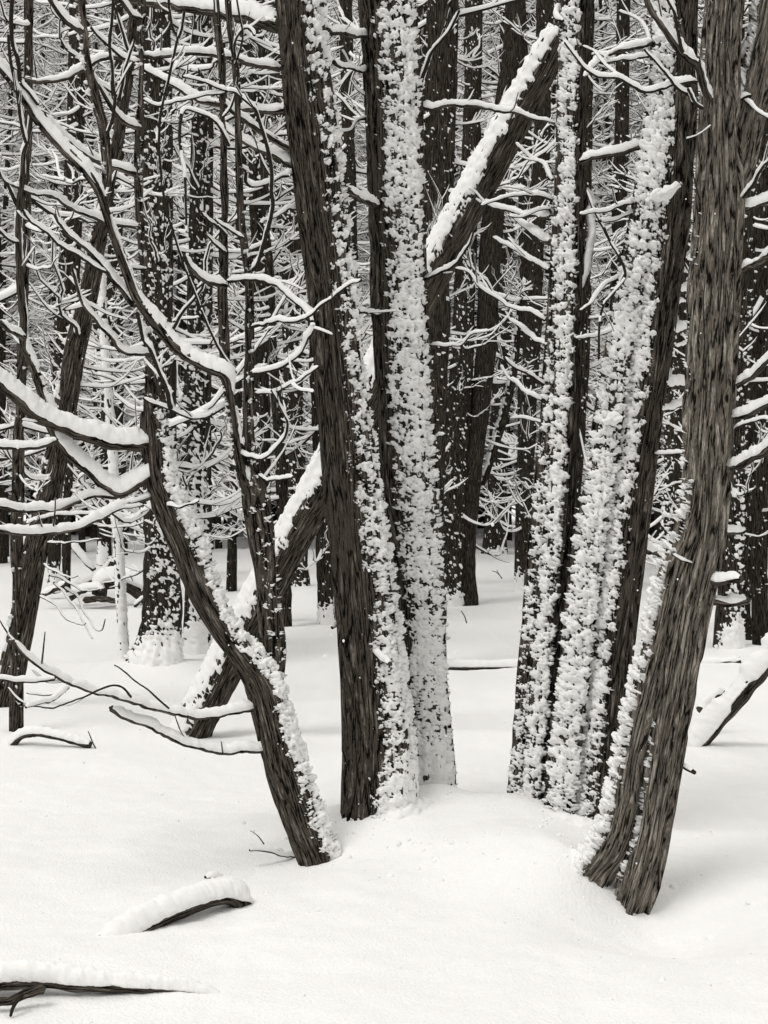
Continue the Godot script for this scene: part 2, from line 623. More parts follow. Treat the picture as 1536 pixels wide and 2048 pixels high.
func make_ground() -> void:
	var xs := PackedFloat32Array()
	var zs := PackedFloat32Array()
	var g := 0.035
	var x := 0.0
	while x < 420.0:
		xs.append(x)
		x += g
		if x > 2.4:
			g *= 1.075
	var z := -3.2
	g = 0.035
	zs.append(4.0)
	zs.append(0.0)
	zs.append(-2.0)
	zs.append(-2.8)
	while z > -700.0:
		zs.append(z)
		z -= g
		if z < -7.5:
			g *= 1.045
	var cols := xs.size() * 2 - 1
	var v := PackedVector3Array()
	var ix := PackedInt32Array()
	for zz in zs:
		for j in cols:
			var k := j - xs.size() + 1
			var xx := xs[absi(k)] * signf(k)
			v.append(Vector3(xx, ground_height(xx, zz), zz))
	for i in zs.size() - 1:
		for j in cols - 1:
			var a := i * cols + j
			ix.append_array(PackedInt32Array([a, a + cols, a + 1, a + 1, a + cols, a + cols + 1]))
	var o := put("snow_ground", commit(v, PackedVector2Array(), ix), ground_snow, self)
	tag(o, "smooth deep snow on the forest floor with a low mound under the clump", "ground", "", "structure")

# ---------------------------------------------------------------- far stand and falling snow

func build_far_stand() -> void:
	var makers: Array[Node3D] = []
	var lines: Array[Line] = []
	var placed := PackedVector2Array()
	var count := 0
	var tries := 0
	while count < 190 and tries < 6000:
		tries += 1
		var d := 22.0 + 46.0 * sqrt(rng.randf())
		var px := rng.randf_range(-1.22, 1.22)
		var x := px * 0.27 * d
		if d < 46.0 and px > 0.23 and px < 0.36:
			continue
		if d < 36.0 and px > -0.80 and px < -0.68:
			continue
		var clear := true
		for q in placed:
			if q.distance_to(Vector2(x, -d)) < 1.0:
				clear = false
				break
		if not clear:
			continue
		placed.append(Vector2(x, -d))
		var o: Node3D
		if makers.size() < 10:
			o = thing("cedar_tree", FAR_LABEL, "tree", "cedars of the far stand", Vector3.ZERO)
			var r := rng.randf_range(0.09, 0.19)
			var p := [0.0, -0.4, 0.0, r * 1.35, 0.0, 0.6, 0.0, r, rng.randf_range(-0.3, 0.3), 8.0, rng.randf_range(-0.3, 0.3), r * 0.8, rng.randf_range(-0.8, 0.8), 19.0, 0.0, r * 0.4, 0.0, 29.0, 0.0, 0.02]
			var l := spline(p, Vector3.ZERO, 0.5)
			put("trunk", tube(l, 12, keys + makers.size(), true, 0.0, true), shaded_bark, o)
			for part in 5:
				var kind := rng.randi() % branch_wood.size()
				var at := []
				for k in 34:
					var y := rng.randf_range(1.2, 22.0)
					at.append(dead_branch(l, y, rng.randf_range(0.7, 2.3)))
				scatter("twigs", branch_wood[kind], wood, o, at)
				scatter("twig_snow", branch_snow[kind], snow, o, at)
			makers.append(o)
		else:
			o = makers[rng.randi() % makers.size()].duplicate()
			o.name = numbered("cedar_tree")
			add_child(o)
		o.position = Vector3(x, ground_height(x, -d), -d)
		o.rotation.y = rng.randf_range(0.0, TAU)
		count += 1
	build_backdrop()

func build_backdrop() -> void:
	# the wood goes on: a mass of evergreen boughs nobody could count, 66 to 90 m off
	var spray_v := PackedVector3Array()
	var spray_i := PackedInt32Array()
	for k in 26:
		var a := rng.randf_range(-1.2, 1.2)
		var d := Vector3(cos(a), rng.randf_range(-0.5, 0.1), sin(a) * 0.8)
		var s := Vector3(rng.randf_range(0.0, 0.8), rng.randf_range(-0.1, 0.1), rng.randf_range(-0.3, 0.3))
		var w := d.cross(Vector3.UP).normalized() * rng.randf_range(0.02, 0.05)
		var e := s + d * rng.randf_range(0.25, 0.55)
		var c := spray_v.size()
		spray_v.append_array(PackedVector3Array([s - w, s + w, e]))
		spray_i.append_array(PackedInt32Array([c, c + 1, c + 2]))
	var spray := commit(spray_v, PackedVector2Array(), spray_i)
	var at := []
	for k in 160:
		var d := rng.randf_range(66.0, 92.0)
		var x := rng.randf_range(-1.35, 1.35) * 0.27 * d
		var tall := rng.randf_range(24.0, 33.0)
		for m in 150:
			var y := tall * rng.randf_range(0.075, 0.98)
			var wide := 2.6 * (1.0 - y / tall) + 0.3
			var turn := rng.randf_range(0.0, TAU)
			var rad := wide * sqrt(rng.randf())
			var b := Basis(Vector3.UP, turn).scaled_local(Vector3.ONE * rng.randf_range(1.2, 2.4))
			at.append(Transform3D(b, Vector3(x + cos(turn) * rad, y, -d - sin(turn) * rad)))
	for k in 330:
		# unseen boughs of the same wood, added beside and behind to cut skylight
		var turn_ := rng.randf_range(0.30, PI)
		if rng.randf() < 0.5:
			turn_ = -turn_
		var d := rng.randf_range(30.0, 66.0)
		if absf(turn_) < 0.9:
			d = rng.randf_range(40.0, 70.0)
		var tall := rng.randf_range(12.0, 19.0)
		for m in 60:
			var y := tall * rng.randf_range(0.12, 0.98)
			var turn := rng.randf_range(0.0, TAU)
			var rad := (3.0 * (1.0 - y / tall) + 0.4) * sqrt(rng.randf())
			var b := Basis(Vector3.UP, turn).scaled_local(Vector3.ONE * rng.randf_range(2.0, 3.4))
			at.append(Transform3D(b, Vector3(sin(turn_) * d + cos(turn) * rad, y, -cos(turn_) * d - sin(turn) * rad)))
	var o := thing("far_forest", "dark evergreen boughs and snowy branches closing the view, plus unseen boughs added for shade", "forest", "", Vector3.ZERO)
	o.set_meta("kind", "stuff")
	scatter("boughs", spray, needles, o, at)
	for part in 4:
		var kind := rng.randi() % branch_wood.size()
		var arms := []
		for k in 1100:
			var d := rng.randf_range(58.0, 84.0)
			var x := rng.randf_range(-1.3, 1.3) * 0.27 * d
			var turn := rng.randf_range(0.0, TAU)
			arms.append(Transform3D((Basis(Vector3.UP, turn) * Basis(Vector3.BACK, rng.randf_range(-0.4, 0.4))).scaled_local(Vector3.ONE * rng.randf_range(1.2, 2.6)), Vector3(x, rng.randf_range(0.6, 26.0), -d)))
		scatter("branches", branch_wood[kind], wood, o, arms)
		scatter("branch_snow", branch_snow[kind], snow, o, arms)

const FAR_LABEL := "slender cedar among many in the far stand, dead snowy branches"

func build_falling_snow() -> void:
	var flake := SphereMesh.new()
	flake.radius = 0.0022
	flake.height = 0.0048
	flake.radial_segments = 6
	flake.rings = 3
	var at := []
	for k in 900:
		var d := rng.randf_range(2.2, 16.0)
		at.append(Transform3D(Basis.IDENTITY.scaled(Vector3.ONE * rng.randf_range(0.6, 1.5)), Vector3(rng.randf_range(-0.33, 0.33) * d, rng.randf_range(0.1, 1.5 + 0.4 * d), -d)))
	scatter("falling_snow", flake, snow, self, at)
	tag(get_child(get_child_count() - 1), "sparse snowflakes drifting down through the wood", "snow", "", "stuff")
	# crumbs dropped from the trunks: little lumps of snow, and shreds of bark
	var lump := SphereMesh.new()
	lump.radius = 0.5
	lump.height = 0.8
	lump.radial_segments = 10
	lump.rings = 6
	var lumps := []
	var shreds := []
	for k in 220:
		var a := rng.randf_range(0.0, TAU)
		var far := 0.25 + 1.5 * rng.randf() * rng.randf()
		var x := 0.35 + cos(a) * far * 1.25
		var z := -5.9 + sin(a) * far
		if k % 4 == 0:
			x = rng.randf_range(-2.2, 2.2)
			z = rng.randf_range(-10.0, -4.2)
		var y := ground_height(x, z)
		if k % 5 < 4:
			var r := rng.randf_range(0.006, 0.024) * (0.5 + rng.randf())
			lumps.append(Transform3D(Basis(Vector3(rng.randf(), 1, rng.randf()).normalized(), a).scaled_local(Vector3(r, r * 0.8, r * rng.randf_range(0.7, 1.4))), Vector3(x, y + r * 0.08, z)))
		else:
			shreds.append(Transform3D((Basis(Vector3.UP, a) * Basis(Vector3.RIGHT, rng.randf_range(-0.2, 0.2))).scaled_local(Vector3(0.0014, 0.001, rng.randf_range(0.005, 0.02))), Vector3(x, y + 0.001, z)))
	scatter("fallen_snow", lump, snow, self, lumps)
	tag(get_child(get_child_count() - 1), "small lumps of snow dropped on the ground about the clump", "snow", "", "stuff")
	scatter("bark_litter", lump, bark, self, shreds)
	tag(get_child(get_child_count() - 1), "tiny shreds of bark lying on the snow about the clump", "litter", "", "stuff")


func build_clump() -> void:
	var t: Node3D
	var l: Line
	t = thing("cedar_tree", "slender crooked cedar forking low into two stems, outermost of the clump", "tree", "cedar stems of the clump", Vector3(-0.229, -0.1, -5.75))
	stem(t, "trunk", [-0.229, -0.101, -5.75, 0.071, -0.259, 0.041, -5.75, 0.077, -0.324, 0.204, -5.75, 0.081, -0.391, 0.407, -5.75, 0.081, -0.451, 0.63, -5.75, 0.075, -0.492, 0.761, -5.75, 0.071, -0.583, 0.893, -5.75, 0.053, -0.664, 1.004, -5.75, 0.051, -0.734, 1.156, -5.75, 0.063, -0.789, 1.308, -5.75, 0.065, -0.855, 1.449, -5.75, 0.063, -0.902, 1.581, -5.75, 0.059, -0.918, 1.702, -5.75, 0.057, -0.93, 1.803, -5.75, 0.051, -0.938, 1.86, -5.75, 0.04], [62, 46, 1.05, 0.9, 0.02], {})
	stem(t, "stem", [-0.928, 1.763, -5.75, 0.024, -0.938, 1.904, -5.75, 0.022, -0.947, 2.066, -5.75, 0.018, -0.961, 2.308, -5.75, 0.017, -0.979, 2.55, -5.75, 0.017, -0.989, 2.812, -5.75, 0.016, -0.984, 3.113, -5.75, 0.015, -0.978, 3.315, -5.75, 0.014, -0.979, 3.636, -5.75, 0.013], [10, 90, 0.35, 0.4, 0.014], {})
	stem(t, "trunk", [-0.476, 0.714, -5.8, 0.053, -0.455, 0.888, -5.8, 0.049, -0.471, 1.092, -5.8, 0.047, -0.492, 1.296, -5.8, 0.051, -0.522, 1.5, -5.8, 0.053, -0.542, 1.643, -5.8, 0.031, -0.55, 1.806, -5.8, 0.019, -0.55, 2.03, -5.8, 0.017, -0.55, 2.294, -5.8, 0.016, -0.554, 2.427, -5.8, 0.016, -0.576, 2.585, -5.8, 0.014, -0.586, 2.717, -5.8, 0.013, -0.59, 2.925, -5.8, 0.012, -0.594, 3.111, -5.8, 0.012, -0.606, 3.27, -5.8, 0.011, -0.628, 3.428, -5.8, 0.01, -0.642, 3.655, -5.8, 0.009], [35, 60, 0.5, 0.2, 0.02], {})
	stem(t, "limb", [-0.53, 1.48, -5.8, 0.027, -0.57, 1.601, -5.767, 0.023, -0.595, 1.781, -5.718, 0.019, -0.615, 1.919, -5.68, 0.018, -0.628, 1.993, -5.66, 0.022, -0.681, 2.02, -5.652, 0.026, -0.753, 2.051, -5.643, 0.025, -0.836, 2.113, -5.626, 0.024, -0.919, 2.225, -5.594, 0.019, -0.969, 2.298, -5.573, 0.017, -1.008, 2.41, -5.54, 0.015, -1.042, 2.515, -5.509, 0.015, -1.066, 2.606, -5.482, 0.015, -1.09, 2.688, -5.458, 0.016, -1.142, 2.762, -5.435, 0.017, -1.212, 2.831, -5.414, 0.018, -1.303, 2.935, -5.382, 0.017, -1.346, 3.007, -5.359, 0.017, -1.411, 3.096, -5.33, 0.015, -1.502, 3.191, -5.3, 0.014], [-75, 40, 0.55, 0.3, 0.014], {"snow": 1})
	stem(t, "limb", [-0.649, 2.01, -5.85, 0.023, -0.655, 2.195, -5.85, 0.02, -0.662, 2.355, -5.85, 0.017, -0.655, 2.461, -5.85, 0.016, -0.661, 2.568, -5.85, 0.015, -0.649, 2.675, -5.85, 0.014, -0.651, 2.732, -5.85, 0.014, -0.661, 2.859, -5.85, 0.013, -0.661, 3.072, -5.85, 0.012, -0.665, 3.285, -5.85, 0.011, -0.681, 3.418, -5.85, 0.01, -0.697, 3.673, -5.85, 0.009], [0, 80, 0.25, 0.2, 0.012], {})
	stem(t, "limb", [-1.069, 2.712, -5.5, 0.019, -1.065, 2.778, -5.5, 0.019, -1.071, 2.851, -5.5, 0.018, -1.084, 2.953, -5.5, 0.018, -1.121, 3.078, -5.5, 0.018, -1.14, 3.178, -5.5, 0.017, -1.157, 3.303, -5.5, 0.017, -1.172, 3.428, -5.5, 0.015, -1.191, 3.543, -5.5, 0.014], [-60, 60, 0.5, 0.5, 0.014], {})
	branch(t, [-0.93, 1.732, -5.75, 0.034, -1.113, 1.739, -5.673, 0.032, -1.275, 1.795, -5.599, 0.03, -1.354, 1.836, -5.56, 0.03, -1.421, 1.907, -5.517, 0.029, -1.528, 2.007, -5.45, 0.027])
	branch(t, [-0.885, 1.652, -5.75, 0.028, -0.954, 1.601, -5.734, 0.027, -1.025, 1.55, -5.718, 0.026, -1.076, 1.544, -5.708, 0.025, -1.171, 1.61, -5.686, 0.024, -1.239, 1.673, -5.669, 0.023, -1.302, 1.758, -5.649, 0.021, -1.329, 1.862, -5.629, 0.02, -1.368, 1.988, -5.603, 0.019, -1.396, 2.058, -5.589, 0.018, -1.412, 2.127, -5.575, 0.017, -1.414, 2.309, -5.54, 0.015, -1.414, 2.504, -5.502, 0.013, -1.4, 2.625, -5.478, 0.011, -1.386, 2.744, -5.454, 0.01, -1.369, 2.835, -5.436, 0.009, -1.333, 2.954, -5.411, 0.008, -1.311, 3.006, -5.4, 0.007])
	branch(t, [-1.28, 1.734, -5.55, 0.013, -1.372, 1.709, -5.513, 0.014, -1.529, 1.715, -5.45, 0.015])
	branch(t, [-1.067, 1.516, -5.75, 0.016, -1.149, 1.524, -5.682, 0.015, -1.211, 1.502, -5.626, 0.015, -1.295, 1.467, -5.546, 0.015, -1.377, 1.462, -5.47, 0.014, -1.501, 1.485, -5.35, 0.014])
	branch(t, [-0.936, 1.52, -5.75, 0.015, -1.06, 1.472, -5.643, 0.015, -1.145, 1.418, -5.559, 0.015, -1.229, 1.382, -5.479, 0.014, -1.332, 1.377, -5.386, 0.014, -1.473, 1.398, -5.25, 0.014])
	branch(t, [-0.97, 1.48, -5.7, 0.006, -1.147, 1.447, -5.569, 0.005, -1.277, 1.442, -5.47, 0.004, -1.36, 1.409, -5.4, 0.004])
	branch(t, [-0.922, 1.476, -5.75, 0.008, -0.798, 1.476, -5.628, 0.005, -0.722, 1.494, -5.55, 0.004])
	branch(t, [-0.512, 0.666, -5.75, 0.017, -0.629, 0.645, -5.69, 0.016, -0.703, 0.644, -5.653, 0.015, -0.795, 0.655, -5.605, 0.015, -0.892, 0.689, -5.554, 0.014, -0.984, 0.727, -5.502, 0.013, -1.074, 0.759, -5.451, 0.012, -1.163, 0.791, -5.4, 0.011, -1.228, 0.83, -5.359, 0.011, -1.291, 0.881, -5.315, 0.01, -1.342, 0.938, -5.274, 0.01, -1.367, 0.975, -5.25, 0.009])
	branch(t, [-1.231, 0.834, -5.3, 0.009, -1.325, 0.828, -5.256, 0.008, -1.442, 0.847, -5.2, 0.007])
	branch(t, [-1.181, 0.804, -5.3, 0.01, -1.22, 0.771, -5.218, 0.008, -1.289, 0.759, -5.1, 0.005])
	branch(t, [-0.962, 0.751, -5.4, 0.005, -0.99, 0.789, -5.39, 0.004, -1.021, 0.799, -5.382, 0.004, -1.083, 0.78, -5.367, 0.004, -1.153, 0.749, -5.35, 0.003, -1.245, 0.722, -5.327, 0.003, -1.36, 0.733, -5.3, 0.002], {"bare": 1})
	branch(t, [-0.833, 0.693, -5.5, 0.004, -0.879, 0.737, -5.476, 0.004, -0.925, 0.784, -5.452, 0.003, -0.988, 0.844, -5.419, 0.003, -1.028, 0.871, -5.4, 0.002], {"bare": 1})
	branch(t, [-1.19, 0.785, -5.3, 0.005, -1.25, 0.779, -5.277, 0.004, -1.323, 0.787, -5.25, 0.003])
	branch(t, [-0.445, 0.494, -5.75, 0.017, -0.636, 0.496, -5.678, 0.016, -0.731, 0.521, -5.641, 0.015, -0.871, 0.586, -5.583, 0.014, -0.971, 0.642, -5.539, 0.014, -1.057, 0.691, -5.5, 0.013])
	branch(t, [-0.602, 1.894, -5.75, 0.011, -0.73, 1.831, -5.674, 0.008, -0.778, 1.829, -5.647, 0.008, -0.834, 1.853, -5.613, 0.007, -0.894, 1.876, -5.576, 0.006, -0.934, 1.896, -5.55, 0.005])
	branch(t, [-0.84, 1.86, -5.6, 0.01, -0.853, 1.926, -5.583, 0.01, -0.879, 2, -5.563, 0.009, -0.907, 2.084, -5.54, 0.009, -0.936, 2.129, -5.526, 0.009, -0.96, 2.222, -5.5, 0.008])
	branch(t, [-0.987, 2.27, -5.62, 0.015, -1.045, 2.35, -5.574, 0.013, -1.089, 2.41, -5.539, 0.012, -1.156, 2.472, -5.496, 0.01, -1.23, 2.535, -5.449, 0.008, -1.254, 2.588, -5.42, 0.007])
	branch(t, [-1.076, 2.387, -5.55, 0.01, -1.124, 2.407, -5.521, 0.009, -1.178, 2.451, -5.483, 0.008, -1.244, 2.484, -5.441, 0.008, -1.306, 2.538, -5.394, 0.007, -1.36, 2.589, -5.35, 0.006])
	branch(t, [-0.933, 2.087, -5.7, 0.014, -1.035, 2.096, -5.657, 0.012, -1.081, 2.148, -5.627, 0.011, -1.127, 2.196, -5.599, 0.01, -1.171, 2.258, -5.565, 0.008, -1.19, 2.322, -5.536, 0.007, -1.207, 2.404, -5.5, 0.006])
	branch(t, [-1.204, 2.306, -5.6, 0.005, -1.156, 2.267, -5.6, 0.005, -1.088, 2.232, -5.6, 0.004, -1.009, 2.208, -5.6, 0.002])
	branch(t, [-0.993, 2.816, -5.75, 0.018, -1.07, 2.837, -5.711, 0.016, -1.132, 2.851, -5.68, 0.014, -1.21, 2.892, -5.636, 0.012, -1.277, 2.947, -5.591, 0.01, -1.328, 3.005, -5.55, 0.008])
	branch(t, [-0.986, 3.001, -5.75, 0.015, -1.029, 3.01, -5.717, 0.013, -1.064, 3.042, -5.678, 0.012, -1.111, 3.109, -5.608, 0.009, -1.141, 3.168, -5.55, 0.006])
	branch(t, [-0.982, 3.266, -5.75, 0.011, -1.031, 3.27, -5.728, 0.01, -1.078, 3.292, -5.704, 0.009, -1.161, 3.368, -5.65, 0.006])
	branch(t, [-0.978, 3.439, -5.75, 0.013, -1.019, 3.456, -5.723, 0.011, -1.053, 3.504, -5.687, 0.01, -1.069, 3.56, -5.65, 0.009])
	branch(t, [-0.985, 2.602, -5.75, 0.013, -1.068, 2.604, -5.699, 0.012, -1.129, 2.617, -5.66, 0.011, -1.205, 2.638, -5.609, 0.01, -1.292, 2.676, -5.546, 0.009, -1.379, 2.692, -5.486, 0.008, -1.431, 2.701, -5.45, 0.007])
	branch(t, [-0.961, 2.433, -5.75, 0.009, -0.995, 2.425, -5.691, 0.007, -1.018, 2.417, -5.65, 0.005])
	branch(t, [-0.965, 2.308, -5.75, 0.004, -1.012, 2.24, -5.692, 0.003, -1.048, 2.195, -5.65, 0.002])
	branch(t, [-1.059, 2.9, -5.45, 0.007, -1.021, 3.008, -5.429, 0.006, -1.027, 3.102, -5.411, 0.006, -1.033, 3.24, -5.384, 0.006, -1.011, 3.413, -5.35, 0.005], {"bare": 0.5})
	branch(t, [-1.144, 3.276, -5.4, 0.014, -1.201, 3.309, -5.369, 0.013, -1.243, 3.356, -5.338, 0.012, -1.263, 3.432, -5.3, 0.01])
	branch(t, [-1.023, 3.043, -5.5, 0.007, -1.003, 3.109, -5.469, 0.006, -0.968, 3.182, -5.432, 0.005, -0.941, 3.246, -5.4, 0.004])
	branch(t, [-0.98, 3.22, -5.5, 0.007, -0.997, 3.274, -5.458, 0.006, -1.011, 3.35, -5.4, 0.004])
	branch(t, [-0.598, 2.015, -5.75, 0.006, -0.657, 2.099, -5.717, 0.006, -0.69, 2.16, -5.695, 0.006, -0.731, 2.271, -5.657, 0.005, -0.769, 2.387, -5.616, 0.005, -0.792, 2.445, -5.596, 0.005, -0.818, 2.541, -5.562, 0.005, -0.844, 2.635, -5.529, 0.005, -0.859, 2.725, -5.498, 0.005, -0.86, 2.865, -5.449, 0.005, -0.839, 3, -5.401, 0.005, -0.813, 3.089, -5.368, 0.005, -0.784, 3.168, -5.338, 0.005, -0.766, 3.228, -5.316, 0.005, -0.788, 3.262, -5.301, 0.005, -0.795, 3.395, -5.25, 0.005], {"bare": 0.6})
	branch(t, [-0.764, 3.219, -5.3, 0.006, -0.74, 3.25, -5.254, 0.005, -0.722, 3.287, -5.2, 0.005])
	branch(t, [-0.529, 2.429, -5.75, 0.009, -0.484, 2.503, -5.723, 0.009, -0.462, 2.591, -5.694, 0.009, -0.448, 2.664, -5.669, 0.008, -0.444, 2.736, -5.646, 0.008, -0.458, 2.877, -5.598, 0.008, -0.486, 2.97, -5.565, 0.007, -0.51, 3.025, -5.544, 0.007, -0.567, 3.074, -5.519, 0.007, -0.606, 3.08, -5.505, 0.006, -0.655, 3.065, -5.489, 0.006, -0.727, 3.043, -5.465, 0.006, -0.798, 3.015, -5.44, 0.006, -0.866, 3.003, -5.417, 0.005, -0.913, 3.015, -5.4, 0.005])
	branch(t, [-0.606, 3.078, -5.5, 0.006, -0.652, 3.089, -5.47, 0.006, -0.698, 3.104, -5.439, 0.005, -0.761, 3.1, -5.4, 0.005])
	branch(t, [-0.627, 2.932, -5.75, 0.009, -0.657, 2.997, -5.729, 0.008, -0.707, 3.034, -5.71, 0.008, -0.772, 3.059, -5.689, 0.007, -0.797, 3.047, -5.682, 0.007, -0.805, 2.997, -5.669, 0.007, -0.8, 2.86, -5.633, 0.006, -0.78, 2.721, -5.596, 0.005, -0.768, 2.552, -5.55, 0.004])
	branch(t, [-0.632, 2.382, -5.75, 0.01, -0.527, 2.393, -5.73, 0.01, -0.484, 2.388, -5.721, 0.01, -0.421, 2.36, -5.708, 0.01, -0.368, 2.316, -5.694, 0.01, -0.315, 2.252, -5.678, 0.01, -0.288, 2.182, -5.664, 0.01, -0.31, 2.133, -5.653, 0.01, -0.339, 2.081, -5.641, 0.01, -0.39, 2.038, -5.628, 0.01, -0.465, 2.011, -5.612, 0.01, -0.519, 1.992, -5.6, 0.01])
	branch(t, [-0.533, 2.199, -5.75, 0.009, -0.472, 2.208, -5.697, 0.008, -0.389, 2.205, -5.625, 0.008, -0.308, 2.212, -5.552, 0.007, -0.255, 2.241, -5.493, 0.006, -0.186, 2.276, -5.417, 0.006, -0.135, 2.31, -5.354, 0.005, -0.082, 2.319, -5.3, 0.005])
	branch(t, [-0.517, 1.932, -5.75, 0.008, -0.445, 1.933, -5.678, 0.007, -0.361, 1.955, -5.586, 0.006, -0.306, 1.981, -5.52, 0.005, -0.251, 2.007, -5.45, 0.005])
	branch(t, [-0.59, 1.712, -5.75, 0.009, -0.564, 1.685, -5.734, 0.008, -0.51, 1.667, -5.708, 0.008, -0.472, 1.678, -5.69, 0.007, -0.428, 1.713, -5.664, 0.007, -0.394, 1.754, -5.64, 0.006, -0.383, 1.81, -5.612, 0.005, -0.411, 1.884, -5.573, 0.004, -0.435, 1.923, -5.55, 0.004])
	branch(t, [-0.356, 1.948, -5.5, 0.005, -0.322, 1.922, -5.457, 0.004, -0.269, 1.912, -5.4, 0.004])
	branch(t, [-0.503, 1.601, -5.75, 0.008, -0.462, 1.58, -5.689, 0.007, -0.359, 1.586, -5.55, 0.005])
	branch(t, [-0.643, 2.579, -5.8, 0.008, -0.677, 2.602, -5.709, 0.006, -0.714, 2.63, -5.6, 0.005])
	branch(t, [-0.648, 2.508, -5.8, 0.01, -0.691, 2.538, -5.74, 0.006, -0.712, 2.564, -5.7, 0.003])
	branch(t, [-0.638, 2.368, -5.75, 0.016, -0.708, 2.383, -5.714, 0.014, -0.763, 2.427, -5.677, 0.011, -0.79, 2.472, -5.65, 0.01])
	branch(t, [-0.571, 2.56, -5.75, 0.008, -0.613, 2.578, -5.71, 0.006, -0.67, 2.611, -5.65, 0.004])
	branch(t, [-1.393, 2.128, -5.5, 0.013, -1.422, 2.148, -5.456, 0.012, -1.457, 2.175, -5.4, 0.011])
	branch(t, [-1.411, 2.496, -5.5, 0.008, -1.439, 2.501, -5.465, 0.007, -1.475, 2.533, -5.4, 0.006])
	branch(t, [-1.407, 2.627, -5.5, 0.01, -1.426, 2.665, -5.477, 0.009, -1.448, 2.722, -5.443, 0.008, -1.484, 2.788, -5.4, 0.007])
	branch(t, [-1.299, 2.986, -5.35, 0.008, -1.326, 3.026, -5.339, 0.008, -1.356, 3.069, -5.327, 0.008, -1.363, 3.139, -5.31, 0.008, -1.38, 3.225, -5.29, 0.008, -1.366, 3.395, -5.25, 0.008], {"bare": 0.3})
	branch(t, [-1.344, 2.842, -5.35, 0.007, -1.354, 2.921, -5.329, 0.007, -1.371, 3.021, -5.302, 0.006, -1.379, 3.11, -5.278, 0.006, -1.384, 3.212, -5.25, 0.005])
	branch(t, [-0.645, 2.24, -5.85, 0.006, -0.592, 2.209, -5.85, 0.005, -0.561, 2.195, -5.85, 0.004])
	branch(t, [-0.601, 3.254, -5.75, 0.005, -0.567, 3.345, -5.718, 0.004, -0.578, 3.434, -5.687, 0.004, -0.594, 3.54, -5.65, 0.003], {"bare": 0.6})
	branch(t, [-0.655, 3.059, -5.8, 0.005, -0.621, 3.103, -5.786, 0.005, -0.59, 3.216, -5.758, 0.005, -0.599, 3.328, -5.729, 0.005, -0.565, 3.383, -5.713, 0.006, -0.536, 3.385, -5.707, 0.006, -0.52, 3.359, -5.7, 0.006], {"bare": 0.3})
	branch(t, [-0.683, 3.472, -5.8, 0.004, -0.697, 3.594, -5.8, 0.004], {"bare": 0.7})
	heap(t, [-0.671, 1.036, -5.74, 0.012, -0.626, 0.959, -5.735, 0.028, -0.571, 0.895, -5.735, 0.038, -0.511, 0.842, -5.735, 0.036, -0.45, 0.777, -5.735, 0.012])
	t = thing("cedar_tree", "broad shaggy cedar, bare on one half and clotted with snow on the other", "tree", "cedar stems of the clump", Vector3(-0.024, -0.091, -6.1))
	stem(t, "trunk", [-0.024, -0.091, -6.1, 0.169, -0.024, 0.125, -6.1, 0.163, -0.026, 0.426, -6.1, 0.15, -0.049, 0.749, -6.1, 0.133, -0.079, 1.071, -6.1, 0.127, -0.114, 1.393, -6.1, 0.118, -0.154, 1.714, -6.1, 0.108, -0.186, 2.036, -6.1, 0.104, -0.214, 2.357, -6.1, 0.102, -0.255, 2.678, -6.1, 0.104, -0.293, 2.998, -6.1, 0.106, -0.334, 3.318, -6.1, 0.099, -0.366, 3.638, -6.1, 0.094, -0.402, 3.979, -6.1, 0.088], [54, 52, 0.92, 0.55, 0.019, 1], {"grain": 1})
	branch(t, [-0.445, 3.532, -6.1, 0.037, -0.565, 3.578, -6.148, 0.035, -0.682, 3.617, -6.195, 0.032, -0.861, 3.667, -6.263, 0.029, -1.038, 3.712, -6.33, 0.025, -1.229, 3.766, -6.4, 0.021])
	branch(t, [-0.445, 3.346, -6.1, 0.015, -0.585, 3.36, -6.061, 0.014, -0.691, 3.382, -6.03, 0.014, -0.771, 3.385, -6.008, 0.013, -0.86, 3.373, -5.982, 0.013, -1.004, 3.348, -5.941, 0.013, -1.158, 3.326, -5.896, 0.012, -1.208, 3.296, -5.88, 0.012, -1.258, 3.264, -5.863, 0.012, -1.333, 3.226, -5.839, 0.011, -1.408, 3.214, -5.817, 0.011, -1.463, 3.221, -5.8, 0.011])
	branch(t, [-0.424, 3.169, -6.1, 0.017, -0.564, 3.183, -6.142, 0.016, -0.68, 3.212, -6.177, 0.016, -0.797, 3.243, -6.211, 0.015, -0.887, 3.299, -6.241, 0.015, -0.974, 3.351, -6.269, 0.014, -1.069, 3.413, -6.3, 0.014])
	branch(t, [-0.377, 2.988, -6.1, 0.018, -0.474, 3.036, -6.056, 0.016, -0.553, 3.079, -6.018, 0.014, -0.631, 3.132, -5.979, 0.012, -0.682, 3.174, -5.95, 0.01])
	branch(t, [-0.385, 2.934, -6.1, 0.02, -0.479, 2.986, -6.128, 0.017, -0.566, 3.03, -6.153, 0.015, -0.652, 3.087, -6.179, 0.013, -0.716, 3.144, -6.2, 0.011])
	branch(t, [-0.381, 2.908, -6.1, 0.011, -0.471, 2.85, -6.02, 0.009, -0.538, 2.816, -5.961, 0.008, -0.57, 2.828, -5.93, 0.008, -0.571, 2.858, -5.9, 0.007])
	branch(t, [-0.368, 2.746, -6.1, 0.009, -0.419, 2.729, -6.035, 0.007, -0.461, 2.691, -5.973, 0.006, -0.509, 2.647, -5.9, 0.005])
	branch(t, [-0.242, 3.506, -6.1, 0.016, -0.171, 3.548, -6.253, 0.015, -0.075, 3.599, -6.45, 0.014])
	branch(t, [-0.214, 3.372, -6.1, 0.01, -0.17, 3.387, -6.222, 0.009, -0.075, 3.445, -6.45, 0.008])
	branch(t, [-0.167, 2.827, -6.1, 0.02, -0.073, 2.821, -6.292, 0.018, -0.018, 2.814, -6.4, 0.017])
	branch(t, [-0.114, 2.31, -6.1, 0.009, -0.018, 2.336, -6.4, 0.008])
